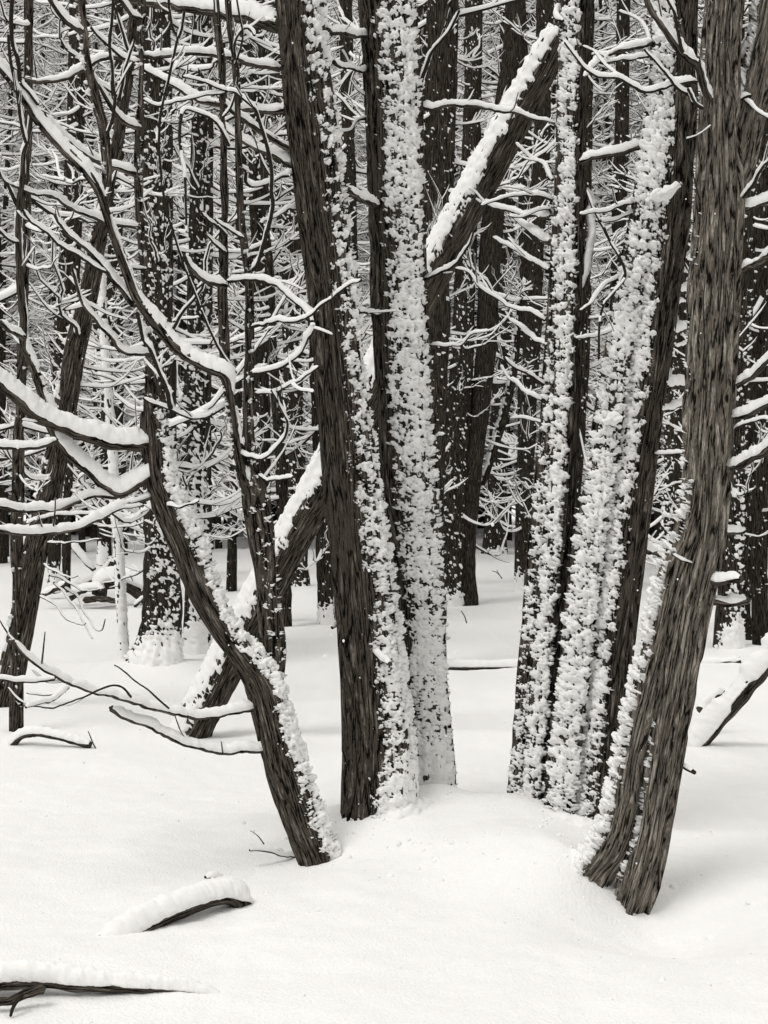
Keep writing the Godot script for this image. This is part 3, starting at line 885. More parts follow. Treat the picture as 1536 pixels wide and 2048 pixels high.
	branch(t, [-0.092, 0.895, -6.1, 0.016, -0.049, 0.872, -6.013, 0.013, 0.021, 0.821, -5.85, 0.009])
	branch(t, [-0.206, 0.963, -6.1, 0.008, -0.222, 0.952, -6.08, 0.007])
	heap(t, [-0.143, 0.093, -5.98, 0.02, -0.069, 0.108, -5.97, 0.05, 0.036, 0.135, -5.98, 0.075, 0.133, 0.146, -6.08, 0.08, 0.229, 0.153, -6.25, 0.06, 0.305, 0.115, -6.32, 0.02])
	t = thing("cedar_tree", "upright cedar trunk plastered with the thickest snow of the clump", "tree", "cedar stems of the clump", Vector3(0.205, -0.091, -6.45))
	stem(t, "trunk", [0.205, -0.091, -6.45, 0.122, 0.2, 0.137, -6.45, 0.118, 0.191, 0.41, -6.45, 0.113, 0.168, 0.705, -6.45, 0.113, 0.154, 1.046, -6.45, 0.116, 0.127, 1.387, -6.45, 0.122, 0.104, 1.727, -6.45, 0.122, 0.086, 2.067, -6.45, 0.122, 0.072, 2.406, -6.45, 0.122, 0.063, 2.745, -6.45, 0.122, 0.052, 3.084, -6.45, 0.121, 0.041, 3.423, -6.45, 0.121, 0.02, 3.761, -6.45, 0.12, 0.005, 4.122, -6.45, 0.118], [20, 54, 1.04, 0.8, 0.02, 1], {"grain": 1})
	branch(t, [0.158, 3.287, -6.45, 0.014, 0.224, 3.271, -6.439, 0.013, 0.311, 3.283, -6.425, 0.012, 0.427, 3.266, -6.406, 0.011, 0.542, 3.243, -6.387, 0.01, 0.657, 3.211, -6.367, 0.008, 0.757, 3.18, -6.35, 0.007])
	branch(t, [0.186, 2.501, -6.45, 0.011, 0.28, 2.535, -6.382, 0.009, 0.336, 2.57, -6.336, 0.007, 0.373, 2.62, -6.29, 0.006, 0.388, 2.672, -6.25, 0.005])
	branch(t, [0.158, 3.36, -6.45, 0.011, 0.182, 3.417, -6.402, 0.01, 0.203, 3.469, -6.358, 0.009, 0.231, 3.504, -6.323, 0.008, 0.281, 3.56, -6.264, 0.007, 0.33, 3.621, -6.2, 0.006])
	branch(t, [0.213, 2.202, -6.45, 0.006, 0.296, 2.196, -6.39, 0.006, 0.344, 2.192, -6.355, 0.005, 0.398, 2.235, -6.301, 0.005, 0.465, 2.242, -6.25, 0.004])
	branch(t, [-0.086, 3.332, -6.45, 0.005, -0.127, 3.36, -6.45, 0.004, -0.154, 3.4, -6.45, 0.003])
	branch(t, [-0.075, 3.231, -6.45, 0.01, -0.126, 3.21, -6.415, 0.008, -0.152, 3.162, -6.384, 0.006, -0.201, 3.14, -6.35, 0.004])
	branch(t, [0.227, 1.772, -6.45, 0.007, 0.247, 1.788, -6.4, 0.006, 0.272, 1.795, -6.35, 0.006])
	t = thing("cedar_tree", "narrow cedar with a snow ridge down its face beside a dark split", "tree", "cedar stems of the clump", Vector3(0.571, -0.098, -6.3))
	stem(t, "trunk", [0.571, -0.098, -6.3, 0.047, 0.575, 0.08, -6.3, 0.047, 0.603, 0.391, -6.3, 0.044, 0.634, 0.724, -6.3, 0.042, 0.656, 1.057, -6.3, 0.04, 0.687, 1.389, -6.3, 0.04, 0.717, 1.721, -6.3, 0.038, 0.739, 2.053, -6.3, 0.035, 0.761, 2.385, -6.3, 0.033, 0.778, 2.716, -6.3, 0.031, 0.791, 3.047, -6.3, 0.029, 0.8, 3.378, -6.3, 0.029, 0.81, 3.973, -6.3, 0.027], [0, 64, 0.8, 0.7, 0.017], {})
	stem(t, "trunk", [0.658, -0.091, -6.27, 0.064, 0.66, 0.086, -6.27, 0.062, 0.689, 0.396, -6.27, 0.062, 0.711, 0.728, -6.27, 0.06, 0.737, 1.059, -6.27, 0.06, 0.767, 1.39, -6.27, 0.057, 0.791, 1.72, -6.27, 0.057, 0.808, 2.051, -6.27, 0.057, 0.815, 2.381, -6.27, 0.055, 0.821, 2.71, -6.27, 0.055, 0.825, 3.04, -6.27, 0.055, 0.829, 3.369, -6.27, 0.055, 0.835, 3.698, -6.27, 0.053, 0.839, 4.048, -6.27, 0.051], [-24, 46, 1.04, 0.86, 0.021], {"grain": 1})
	branch(t, [0.713, 2.009, -6.3, 0.01, 0.643, 2.046, -6.265, 0.008, 0.573, 2.08, -6.23, 0.007, 0.523, 2.121, -6.2, 0.006])
	branch(t, [0.702, 1.943, -6.3, 0.008, 0.635, 1.991, -6.41, 0.007, 0.577, 2.061, -6.522, 0.006, 0.545, 2.119, -6.6, 0.006])
	branch(t, [0.724, 2.186, -6.3, 0.009, 0.655, 2.235, -6.384, 0.008, 0.605, 2.293, -6.455, 0.006, 0.575, 2.333, -6.5, 0.006])
	branch(t, [0.73, 2.518, -6.3, 0.01, 0.676, 2.563, -6.376, 0.009, 0.617, 2.623, -6.461, 0.008, 0.566, 2.669, -6.531, 0.007, 0.514, 2.716, -6.6, 0.006])
	branch(t, [0.734, 2.639, -6.3, 0.016, 0.689, 2.69, -6.394, 0.015, 0.634, 2.77, -6.52, 0.012, 0.595, 2.82, -6.6, 0.01])
	branch(t, [0.734, 2.749, -6.3, 0.014, 0.655, 2.778, -6.389, 0.012, 0.552, 2.828, -6.503, 0.01, 0.463, 2.878, -6.6, 0.009])
	branch(t, [0.734, 2.787, -6.3, 0.006, 0.687, 2.778, -6.276, 0.006, 0.617, 2.743, -6.236, 0.005, 0.548, 2.736, -6.2, 0.004])
	branch(t, [0.741, 2.827, -6.3, 0.009, 0.706, 2.842, -6.288, 0.009, 0.642, 2.846, -6.269, 0.008, 0.575, 2.838, -6.248, 0.007, 0.485, 2.805, -6.219, 0.006, 0.429, 2.78, -6.2, 0.005])
	branch(t, [0.745, 2.915, -6.3, 0.008, 0.709, 2.997, -6.37, 0.007, 0.655, 3.058, -6.434, 0.006, 0.609, 3.131, -6.5, 0.005])
	branch(t, [0.702, 1.843, -6.3, 0.005, 0.655, 1.863, -6.379, 0.005, 0.576, 1.875, -6.5, 0.004])
	branch(t, [0.773, 3.686, -6.3, 0.011, 0.752, 3.61, -6.238, 0.009, 0.778, 3.582, -6.2, 0.008])
	branch(t, [0.789, 3.609, -6.3, 0.006, 0.786, 3.526, -6.247, 0.005, 0.819, 3.455, -6.194, 0.004, 0.845, 3.398, -6.15, 0.003])
	branch(t, [0.713, 2.297, -6.3, 0.008, 0.654, 2.334, -6.33, 0.007, 0.575, 2.361, -6.366, 0.007, 0.521, 2.398, -6.394, 0.006, 0.434, 2.461, -6.438, 0.006, 0.391, 2.534, -6.472, 0.005, 0.329, 2.557, -6.5, 0.005])
	t = thing("cedar_tree", "twin stemmed cedar fused high up, thick clots of snow on both stems", "tree", "cedar stems of the clump", Vector3(0.739, -0.047, -6.1))
	stem(t, "trunk", [0.739, -0.047, -6.1, 0.071, 0.752, 0.146, -6.1, 0.069, 0.795, 0.534, -6.1, 0.066, 0.841, 0.963, -6.1, 0.069, 0.895, 1.393, -6.1, 0.066, 0.933, 1.607, -6.1, 0.064, 0.96, 1.822, -6.1, 0.06, 1.011, 2.143, -6.1, 0.06, 1.067, 2.464, -6.1, 0.062, 1.118, 2.742, -6.1, 0.06, 1.152, 2.998, -6.1, 0.054, 1.177, 3.212, -6.1, 0.039], [-8, 68, 0.95, 0.95, 0.023], {})
	stem(t, "trunk", [0.887, -0.058, -6.14, 0.091, 0.904, 0.137, -6.14, 0.091, 0.947, 0.527, -6.14, 0.093, 0.992, 0.96, -6.14, 0.093, 1.045, 1.392, -6.14, 0.093, 1.088, 1.716, -6.14, 0.089, 1.133, 2.039, -6.14, 0.089, 1.169, 2.362, -6.14, 0.095, 1.207, 2.685, -6.14, 0.099, 1.232, 3.008, -6.14, 0.099, 1.247, 3.33, -6.14, 0.095, 1.253, 3.652, -6.14, 0.091, 1.256, 3.996, -6.14, 0.086], [-46, 46, 1.02, 0.85, 0.025], {"grain": 1})
	branch(t, [1.138, 3.459, -6.1, 0.016, 1.027, 3.41, -6.037, 0.013, 0.932, 3.367, -5.983, 0.011, 0.875, 3.313, -5.943, 0.009, 0.826, 3.246, -5.9, 0.008])
	branch(t, [1.138, 3.404, -6.1, 0.01, 1.021, 3.357, -6.005, 0.008, 0.896, 3.315, -5.9, 0.006])
	branch(t, [1.117, 3.02, -6.1, 0.017, 0.964, 2.996, -6.16, 0.016, 0.859, 2.975, -6.2, 0.015])
	branch(t, [1.088, 2.78, -6.1, 0.009, 0.938, 2.72, -5.994, 0.007, 0.808, 2.68, -5.9, 0.005])
	branch(t, [1.079, 2.742, -6.1, 0.008, 1.004, 2.697, -6.058, 0.007, 0.891, 2.677, -6, 0.005])
	branch(t, [1.007, 2.25, -6.1, 0.008, 0.902, 2.197, -5.999, 0.006, 0.796, 2.163, -5.9, 0.005])
	branch(t, [1.037, 2.468, -6.1, 0.008, 0.95, 2.427, -6.066, 0.007, 0.883, 2.351, -6.03, 0.006, 0.822, 2.297, -6, 0.005])
	branch(t, [0.908, 2.677, -6, 0.007, 0.954, 2.582, -5.983, 0.006, 1.011, 2.452, -5.961, 0.006, 0.948, 2.356, -5.943, 0.005, 0.902, 2.268, -5.928, 0.005, 0.887, 2.091, -5.9, 0.005], {"bare": 0.7})
	branch(t, [0.893, 2.882, -6.3, 0.012, 0.906, 2.825, -6.294, 0.013, 0.916, 2.735, -6.285, 0.013, 0.914, 2.616, -6.272, 0.013, 0.895, 2.5, -6.26, 0.013, 0.856, 2.413, -6.25, 0.014], {"plaster": 1})
	branch(t, [0.908, 2.677, -6, 0.006, 0.874, 2.742, -6, 0.005, 0.851, 2.81, -6, 0.004])
	branch(t, [1.25, 2.699, -6.1, 0.016, 1.42, 2.763, -6.4, 0.015])
	branch(t, [1.246, 2.543, -6.1, 0.009, 1.411, 2.59, -6.4, 0.008])
	branch(t, [1.225, 2.391, -6.1, 0.017, 1.402, 2.453, -6.4, 0.014])
	branch(t, [1.225, 2.342, -6.1, 0.009, 1.409, 2.397, -6.45, 0.008])
	branch(t, [1.215, 2.224, -6.1, 0.017, 1.398, 2.269, -6.4, 0.017])
	branch(t, [1.194, 1.989, -6.1, 0.021, 1.376, 2.022, -6.4, 0.02])
	branch(t, [1.179, 1.882, -6.1, 0.013, 1.263, 1.905, -6.231, 0.013, 1.376, 1.936, -6.4, 0.013])
	branch(t, [1.162, 1.697, -6.1, 0.008, 1.253, 1.694, -6, 0.006])
	branch(t, [1.251, 2.154, -6.1, 0.006, 1.286, 2.171, -6.164, 0.006, 1.365, 2.197, -6.3, 0.005])
	branch(t, [1.047, 1.296, -6.1, 0.019, 1.162, 1.277, -6.327, 0.016, 1.305, 1.245, -6.6, 0.012])
	branch(t, [1.138, 3.468, -6.1, 0.006, 1.112, 3.573, -6.192, 0.005, 1.043, 3.664, -6.3, 0.004])
	heap(t, [1.103, 2.763, -6.02, 0.012, 1.145, 2.785, -6.02, 0.026, 1.204, 2.806, -6.02, 0.024, 1.257, 2.842, -6.03, 0.008])
	heap(t, [0.921, 1.825, -6, 0.014, 0.953, 1.842, -6, 0.03, 0.995, 1.846, -6, 0.026, 1.016, 1.854, -6, 0.012])
	heap(t, [0.515, 0.071, -6.22, 0.015, 0.58, 0.083, -6.17, 0.045, 0.668, 0.104, -6.08, 0.055, 0.763, 0.12, -5.98, 0.055, 0.861, 0.113, -5.93, 0.05, 0.944, 0.103, -5.9, 0.02])
	t = thing("cedar_tree", "stout bare barked cedar curving out of the snow, split low and forked high", "tree", "cedar stems of the clump", Vector3(0.851, -0.1, -5.4))
	stem(t, "trunk", [0.851, -0.261, -5.4, 0.057, 0.914, -0.108, -5.4, 0.061, 0.969, 0.054, -5.4, 0.074, 1.022, 0.264, -5.4, 0.063, 1.067, 0.549, -5.4, 0.066, 1.106, 0.778, -5.4, 0.072, 1.144, 1.025, -5.4, 0.076, 1.187, 1.272, -5.4, 0.089, 1.208, 1.405, -5.4, 0.089, 1.219, 1.595, -5.4, 0.087, 1.233, 1.879, -5.4, 0.09, 1.246, 2.164, -5.4, 0.089, 1.259, 2.448, -5.4, 0.089, 1.27, 2.675, -5.4, 0.087, 1.267, 2.921, -5.4, 0.072, 1.274, 3.204, -5.4, 0.068, 1.289, 3.393, -5.4, 0.066, 1.309, 3.695, -5.4, 0.063], [-84, 26, 0.6, 0.05, 0.017], {"grain": 2})
	stem(t, "trunk", [0.619, -0.094, -5.45, 0.061, 0.71, -0.006, -5.445, 0.073, 0.79, 0.066, -5.442, 0.077, 0.862, 0.169, -5.436, 0.073, 0.908, 0.315, -5.428, 0.063, 0.948, 0.546, -5.416, 0.055, 1.002, 0.777, -5.403, 0.057, 1.056, 1.026, -5.39, 0.057, 1.11, 1.254, -5.378, 0.053, 1.165, 1.424, -5.368, 0.047, 1.182, 1.575, -5.36, 0.038], [-80, 50, 1.2, 0.6, 0.026], {"grain": 2})
	stem(t, "limb", [1.267, 2.514, -5.45, 0.067, 1.299, 2.648, -5.45, 0.073, 1.346, 2.8, -5.45, 0.069, 1.399, 3.029, -5.45, 0.063, 1.46, 3.296, -5.45, 0.059, 1.513, 3.601, -5.45, 0.054], [-72, 30, 0.9, 0.7, 0.022], {"grain": 2})
	branch(t, [1.291, 1.629, -5.4, 0.02, 1.342, 1.642, -5.302, 0.019, 1.42, 1.715, -5.1, 0.018])
	branch(t, [1.306, 1.811, -5.4, 0.016, 1.368, 1.827, -5.319, 0.016, 1.447, 1.873, -5.2, 0.015])
	branch(t, [1.317, 1.925, -5.4, 0.015, 1.37, 1.964, -5.328, 0.014, 1.447, 2.052, -5.2, 0.012])
	branch(t, [1.339, 2.363, -5.4, 0.016, 1.385, 2.387, -5.318, 0.016, 1.446, 2.424, -5.2, 0.015])
	branch(t, [1.357, 2.603, -5.4, 0.016, 1.414, 2.624, -5.429, 0.016, 1.548, 2.693, -5.5, 0.016])
	branch(t, [1.315, 2.599, -5.4, 0.008, 1.358, 2.65, -5.322, 0.008, 1.395, 2.727, -5.218, 0.007, 1.431, 2.765, -5.15, 0.007])
	branch(t, [1.313, 1.747, -5.4, 0.006, 1.336, 1.782, -5.341, 0.006, 1.388, 1.799, -5.253, 0.005, 1.42, 1.789, -5.2, 0.005])
	branch(t, [1.276, 1.378, -5.4, 0.015, 1.325, 1.377, -5.443, 0.014, 1.389, 1.38, -5.5, 0.012])
	branch(t, [1.185, 1.223, -5.4, 0.024, 1.247, 1.199, -5.356, 0.02, 1.331, 1.205, -5.3, 0.015])
	branch(t, [1.248, 1.12, -5.4, 0.02, 1.309, 1.114, -5.375, 0.019, 1.37, 1.124, -5.35, 0.017])
	branch(t, [1.276, 1.24, -5.4, 0.008, 1.19, 1.248, -5.352, 0.006, 1.125, 1.272, -5.313, 0.005, 1.072, 1.296, -5.28, 0.003])
	branch(t, [1.13, 0.496, -5.4, 0.011, 1.168, 0.473, -5.35, 0.008])
	branch(t, [1.279, 2.959, -5.4, 0.018, 1.217, 3.013, -5.345, 0.016, 1.16, 3.098, -5.269, 0.014, 1.149, 3.12, -5.25, 0.014])
	branch(t, [1.149, 3.105, -5.25, 0.018, 1.096, 3.136, -5.235, 0.017, 1.044, 3.191, -5.215, 0.015, 1.002, 3.251, -5.196, 0.014, 0.956, 3.314, -5.175, 0.012, 0.915, 3.395, -5.15, 0.01])
	branch(t, [1.149, 3.041, -5.25, 0.011, 1.069, 3.037, -5.236, 0.01, 1.008, 3.006, -5.224, 0.009, 0.949, 3.003, -5.213, 0.009, 0.86, 3.034, -5.196, 0.007, 0.802, 3.042, -5.185, 0.007, 0.738, 3.062, -5.173, 0.006, 0.695, 3.107, -5.161, 0.005, 0.657, 3.147, -5.15, 0.004])
	branch(t, [1.184, 2.959, -5.3, 0.008, 1.148, 2.966, -5.263, 0.007, 1.109, 2.996, -5.2, 0.005])
	branch(t, [1.123, 2.995, -5.25, 0.008, 1.077, 3.01, -5.23, 0.007, 1.033, 3.049, -5.203, 0.006, 0.99, 3.084, -5.178, 0.005, 0.946, 3.127, -5.15, 0.004])
	branch(t, [1.089, 3.134, -5.2, 0.007, 1.067, 3.208, -5.182, 0.006, 1.055, 3.265, -5.168, 0.006, 1.016, 3.332, -5.15, 0.006])
	branch(t, [1.272, 3.359, -5.4, 0.006, 1.24, 3.37, -5.36, 0.005, 1.208, 3.395, -5.3, 0.005])
	branch(t, [1.32, 3.053, -5.4, 0.012, 1.384, 3.1, -5.465, 0.011, 1.422, 3.12, -5.5, 0.011])
	branch(t, [1.322, 2.996, -5.4, 0.009, 1.358, 3.025, -5.4, 0.009, 1.39, 3.034, -5.4, 0.008])
	branch(t, [1.368, 3.015, -5.4, 0.006, 1.403, 2.965, -5.353, 0.005, 1.445, 2.913, -5.3, 0.004])
	branch(t, [1.177, 2.992, -5.35, 0.004, 1.149, 2.926, -5.35, 0.004, 1.134, 2.833, -5.35, 0.004, 1.158, 2.739, -5.35, 0.003, 1.187, 2.627, -5.35, 0.003], {"bare": 1})

func build_fallen_wood() -> void:
	var t: Node3D
	var l: Line
	t = thing("leaning_trunk", "long leaning dead trunk crossing behind the clump, snow band along its upper side", "dead tree", "", Vector3(-1.306, -0.1, -9.2))
	stem(t, "trunk", [-1.306, -0.136, -9.2, 0.126, -1.185, 0.115, -9.148, 0.125, -0.916, 0.625, -9.041, 0.121, -0.654, 1.123, -8.933, 0.119, -0.397, 1.578, -8.833, 0.116, -0.024, 2.277, -8.673, 0.111, 0.305, 2.892, -8.528, 0.106, 0.68, 3.582, -8.358, 0.1, 0.93, 4.043, -8.24, 0.09, 1.018, 4.197, -8.2, 0.069], [-58, 56, 1.4, 1.4, 0.017], {"grain": 1, "cap": 1})
	t = thing("fallen_log", "straight fallen log propped up out of the snow beside the stout bare cedar", "log", "", Vector3(1.8, -0.066, -8.55))
	branch(t, [1.8, -0.066, -8.55, 0.058, 1.903, 0.043, -8.55, 0.058, 2.113, 0.302, -8.55, 0.059, 2.311, 0.537, -8.55, 0.06, 2.653, 0.929, -8.55, 0.062], {"straight": 1})
	branch(t, [2.002, 0.169, -9, 0.026, 2.087, 0.22, -9.094, 0.022, 2.192, 0.269, -9.2, 0.018])
	t = thing("buried_log", "long straight log lying buried under smooth snow behind the clump", "log", "", Vector3(0.369, 0.004, -12.8))
	branch(t, [0.369, 0.004, -12.8, 0.039, 0.868, -0.006, -12.852, 0.039, 1.51, -0.005, -12.919, 0.038, 2.25, -0.005, -12.995, 0.038, 2.905, -0.003, -13.062, 0.037, 3.283, 0.015, -13.1, 0.037], {"heavy": 1})
	t = thing("half_buried_log", "short thick log sunk in the snow below the crooked cedar, dark along one side", "log", "", Vector3(-0.986, -0.044, -4.84))
	branch(t, [-0.986, -0.044, -4.84, 0.044, -0.9, -0.007, -4.926, 0.043, -0.778, 0.034, -5.036, 0.041, -0.665, 0.054, -5.128, 0.039, -0.582, 0.055, -5.19, 0.038, -0.534, 0.027, -5.226, 0.037, -0.512, -0.028, -5.26, 0.037], {"heavy": 1})
	t = thing("fallen_branch", "fallen branch along the lower edge with a dark forked butt", "log", "", Vector3(-1.217, 0.055, -4.27))
	branch(t, [-1.217, 0.055, -4.27, 0.036, -1.071, 0.055, -4.29, 0.032, -0.924, 0.035, -4.31, 0.028, -0.776, 0.019, -4.331, 0.024, -0.664, 0.007, -4.346, 0.02, -0.566, -0.012, -4.359, 0.018, -0.49, -0.05, -4.37, 0.015], {"heavy": 1})
	branch(t, [-1.013, 0.052, -4.2, 0.016, -1.043, 0.047, -4.179, 0.015, -1.074, 0.039, -4.156, 0.013, -1.127, 0.038, -4.12, 0.012], {"bare": 1})
	branch(t, [-1.057, 0.055, -4.14, 0.007, -1.071, 0.037, -4.117, 0.006, -1.079, 0.011, -4.09, 0.004], {"bare": 1})
	branch(t, [-1.256, 0.006, -4.3, 0.03, -1.196, 0.032, -4.36, 0.024, -1.154, 0.05, -4.4, 0.019], {"heavy": 1})
	t = thing("arched_branch", "small arched branch looping out of the snow near the thin straight tree", "log", "", Vector3(-2.285, -0.038, -8.7))
	branch(t, [-2.285, -0.038, -8.7, 0.027, -2.251, 0.032, -8.687, 0.026, -2.187, 0.071, -8.674, 0.025, -2.097, 0.079, -8.658, 0.025, -1.97, 0.059, -8.636, 0.024, -1.844, 0.029, -8.613, 0.023, -1.775, 0.016, -8.6, 0.022], {"heavy": 1})
	t = thing("snow_nub", "stub of wood poking through the snow above the short thick log", "stick", "", Vector3(-0.703, 0.006, -5.6))
	branch(t, [-0.703, 0.006, -5.6, 0.012, -0.673, 0.011, -5.621, 0.011, -0.633, -0.013, -5.65, 0.009])
	t = thing("stick", "thin stick on the snow at the foot of the crooked cedar", "stick", "", Vector3(-0.334, 0.032, -5.85))
	branch(t, [-0.334, 0.032, -5.85, 0.01, -0.406, 0.045, -5.816, 0.008, -0.475, 0.07, -5.781, 0.006, -0.539, 0.078, -5.75, 0.005])
	branch(t, [-0.418, 0.045, -5.85, 0.004, -0.433, 0.059, -5.85, 0.004, -0.453, 0.053, -5.85, 0.003])
	t = thing("twig", "hair thin twig standing in the snow near the foot of the crooked cedar", "twig", "", Vector3(-0.499, 0.07, -5.9))
	branch(t, [-0.499, 0.07, -5.9, 0.003, -0.524, 0.103, -5.9, 0.002, -0.555, 0.126, -5.9, 0.001], {"bare": 1})
	t = thing("twig", "thin twig poking out beside the arched branch", "twig", "", Vector3(-1.741, -0.017, -8.6))
	branch(t, [-1.741, -0.017, -8.6, 0.005, -1.765, 0.04, -8.6, 0.004, -1.793, 0.098, -8.6, 0.003], {"bare": 1})
	t = thing("twig", "faint sprig standing in the open snow behind the clump", "twig", "", Vector3(0.9, 0.158, -15.5))
	branch(t, [0.9, 0.158, -15.5, 0.007, 0.883, 0.218, -15.5, 0.006, 0.845, 0.289, -15.5, 0.005], {"bare": 1})
	t = thing("twig", "small branched sprig in the far snowy gap between the trunks", "twig", "", Vector3(2.241, 0.009, -27))
	branch(t, [2.241, 0.009, -27, 0.01, 2.165, 0.113, -27, 0.008, 2.051, 0.151, -27, 0.006], {"bare": 1})
	branch(t, [2.184, 0.085, -27, 0.009, 2.146, 0.17, -27, 0.006], {"bare": 1})
	t = thing("debris_heap", "heap of snow covered roots and broken limbs behind the white birch", "fallen tree", "", Vector3(-3.293, 0.128, -20))
	branch(t, [-3.293, 0.128, -20, 0.153, -3.493, 0.308, -19.941, 0.139, -3.695, 0.38, -19.893, 0.129, -3.929, 0.349, -19.839, 0.117, -3.97, 0.177, -19.8, 0.108], {"heavy": 1})
	branch(t, [-4.579, 0.244, -20.4, 0.08, -4.352, 0.269, -20.349, 0.074, -4.126, 0.358, -20.295, 0.068, -3.961, 0.46, -20.251, 0.063, -3.837, 0.647, -20.2, 0.057])
	branch(t, [-4.375, 0.142, -19.8, 0.056, -4.183, 0.251, -19.719, 0.051, -3.958, 0.291, -19.634, 0.045, -3.882, 0.245, -19.6, 0.043])
	branch(t, [-4.535, 0.862, -20.6, 0.049, -4.347, 0.671, -20.498, 0.042, -4.162, 0.495, -20.4, 0.036])
	branch(t, [-4.758, 0.177, -19.8, 0.043, -4.56, 0.266, -19.701, 0.039, -4.364, 0.362, -19.6, 0.034])
	branch(t, [-4.124, 0.121, -19.6, 0.047, -3.908, 0.138, -19.557, 0.043, -3.622, 0.107, -19.5, 0.038], {"bare": 1})
	branch(t, [-3.434, 0.038, -19.6, 0.03, -3.342, 0.125, -19.548, 0.025, -3.252, 0.197, -19.5, 0.021])

func build_middle_trees() -> void:
	var t: Node3D
	var l: Line
	t = thing("cedar_tree", "straight cedar with a flared snow plastered foot beside the leaning trunk", "tree", "trees behind the clump", Vector3(-2.102, -0.089, -12.9))
	l = stem(t, "trunk", [-2.102, -0.089, -12.9, 0.295, -2.07, 0.047, -12.9, 0.254, -2.034, 0.229, -12.9, 0.195, -2.011, 0.592, -12.9, 0.168, -2.023, 1.5, -12.9, 0.154, -2.039, 2.859, -12.9, 0.136, -2.051, 4.216, -12.9, 0.132, -2.058, 5.571, -12.9, 0.127, -2.061, 7.148, -12.9, 0.118], [15, 60, 0.62, 0.24, 0.03, 1], {})
	dress(t, l, 18, 60, 0.9, 7.5)
	t = thing("cedar_tree", "dark cedar rising close behind the flared cedar", "tree", "trees behind the clump", Vector3(-1.879, -0.1, -14.2))
	l = stem(t, "trunk", [-1.879, -0.149, -14.2, 0.16, -1.874, 0.051, -14.2, 0.135, -1.848, 0.751, -14.2, 0.125, -1.852, 2.219, -14.2, 0.125, -1.824, 4.351, -14.2, 0.115, -1.813, 5.186, -14.2, 0.105, -1.807, 6.478, -14.2, 0.1, -1.801, 7.718, -14.2, 0.095], [10, 60, 0.7, 0.3, 0.025, 1], {})
	dress(t, l, 18, 60, 0.9, 7.5)
	t = thing("cedar_tree", "pole thin straight tree at the edge of the picture, bark flecked with snow", "tree", "trees behind the clump", Vector3(-2.358, -0.1, -9.1))
	l = stem(t, "trunk", [-2.358, -0.102, -9.1, 0.038, -2.358, 0.09, -9.1, 0.037, -2.356, 0.86, -9.1, 0.034, -2.345, 1.5, -9.1, 0.034, -2.335, 1.98, -9.1, 0.032, -2.311, 2.459, -9.1, 0.029, -2.294, 3.097, -9.1, 0.024, -2.277, 3.735, -9.1, 0.022, -2.269, 4.372, -9.1, 0.022, -2.264, 5.199, -9.1, 0.021], [0, 80, 0.28, 0.22, 0.02], {})
	dress(t, l, 6, 14, 1.6, 7.5)
	t = thing("cedar_tree", "slanting cedar whose trunk leans away over the thin straight tree", "tree", "trees behind the clump", Vector3(-2.776, -0.08, -10.2))
	l = stem(t, "trunk", [-2.776, -0.08, -10.2, 0.143, -2.722, 0.136, -10.2, 0.111, -2.631, 0.459, -10.2, 0.086, -2.504, 1.141, -10.2, 0.086, -2.396, 1.554, -10.2, 0.082, -2.276, 2.202, -10.2, 0.075, -2.214, 2.575, -10.2, 0.072, -2.095, 3.083, -10.2, 0.061, -2.023, 3.505, -10.2, 0.048, -1.944, 3.898, -10.2, 0.041, -1.853, 4.434, -10.2, 0.038, -1.763, 5.076, -10.2, 0.034, -1.673, 5.61, -10.2, 0.03], [-80, 40, 0.55, 0.5, 0.022, 1], {})
	branch(t, [-2.35, 0.972, -10, 0.009, -2.234, 0.94, -9.956, 0.008, -2.1, 0.873, -9.899, 0.006, -1.968, 0.876, -9.85, 0.005, -1.838, 0.907, -9.8, 0.004], {"bare": 0.35})
	branch(t, [-2.392, 1.05, -10, 0.009, -2.319, 1.01, -9.944, 0.007, -2.174, 0.963, -9.841, 0.005, -2.113, 0.976, -9.8, 0.004], {"bare": 0.35})
	branch(t, [-2.42, 0.825, -10, 0.009, -2.301, 0.766, -9.938, 0.007, -2.218, 0.683, -9.881, 0.006, -2.082, 0.637, -9.813, 0.005, -2.055, 0.645, -9.8, 0.004], {"bare": 0.35})
	branch(t, [-2.322, 0.92, -10, 0.009, -2.214, 0.818, -9.941, 0.007, -2.113, 0.701, -9.878, 0.006, -2.05, 0.594, -9.826, 0.005, -2.014, 0.545, -9.8, 0.004], {"bare": 0.35})
	branch(t, [-2.244, 0.884, -10, 0.009, -2.147, 0.817, -9.953, 0.008, -2.075, 0.699, -9.897, 0.006, -2.003, 0.606, -9.849, 0.005, -1.947, 0.611, -9.827, 0.005, -1.917, 0.672, -9.8, 0.004], {"bare": 0.35})
	branch(t, [-2.363, 1.201, -10, 0.009, -2.229, 1.2, -9.935, 0.007, -2.093, 1.215, -9.868, 0.006, -1.958, 1.238, -9.8, 0.004], {"bare": 0.35})
	dress(t, l, 3, 14, 1.4, 7.5)
	t = thing("birch_tree", "white slender birch coated in snow from foot to top", "tree", "trees behind the clump", Vector3(-2.415, -0.1, -13.3))
	l = stem(t, "trunk", [-2.415, -0.115, -13.3, 0.047, -2.429, 0.002, -13.3, 0.047, -2.448, 0.33, -13.3, 0.044, -2.479, 0.985, -13.3, 0.042, -2.516, 1.5, -13.3, 0.042, -2.552, 2.201, -13.3, 0.04, -2.593, 2.715, -13.3, 0.037, -2.63, 3.368, -13.3, 0.035, -2.67, 4.301, -13.3, 0.028], [0, 100, 2.0, 2.0, 0.014], {})
	t = thing("cedar_tree", "dark slim cedar behind the slanting one, furthest of that pair", "tree", "trees behind the clump", Vector3(-5.108, 0.068, -22))
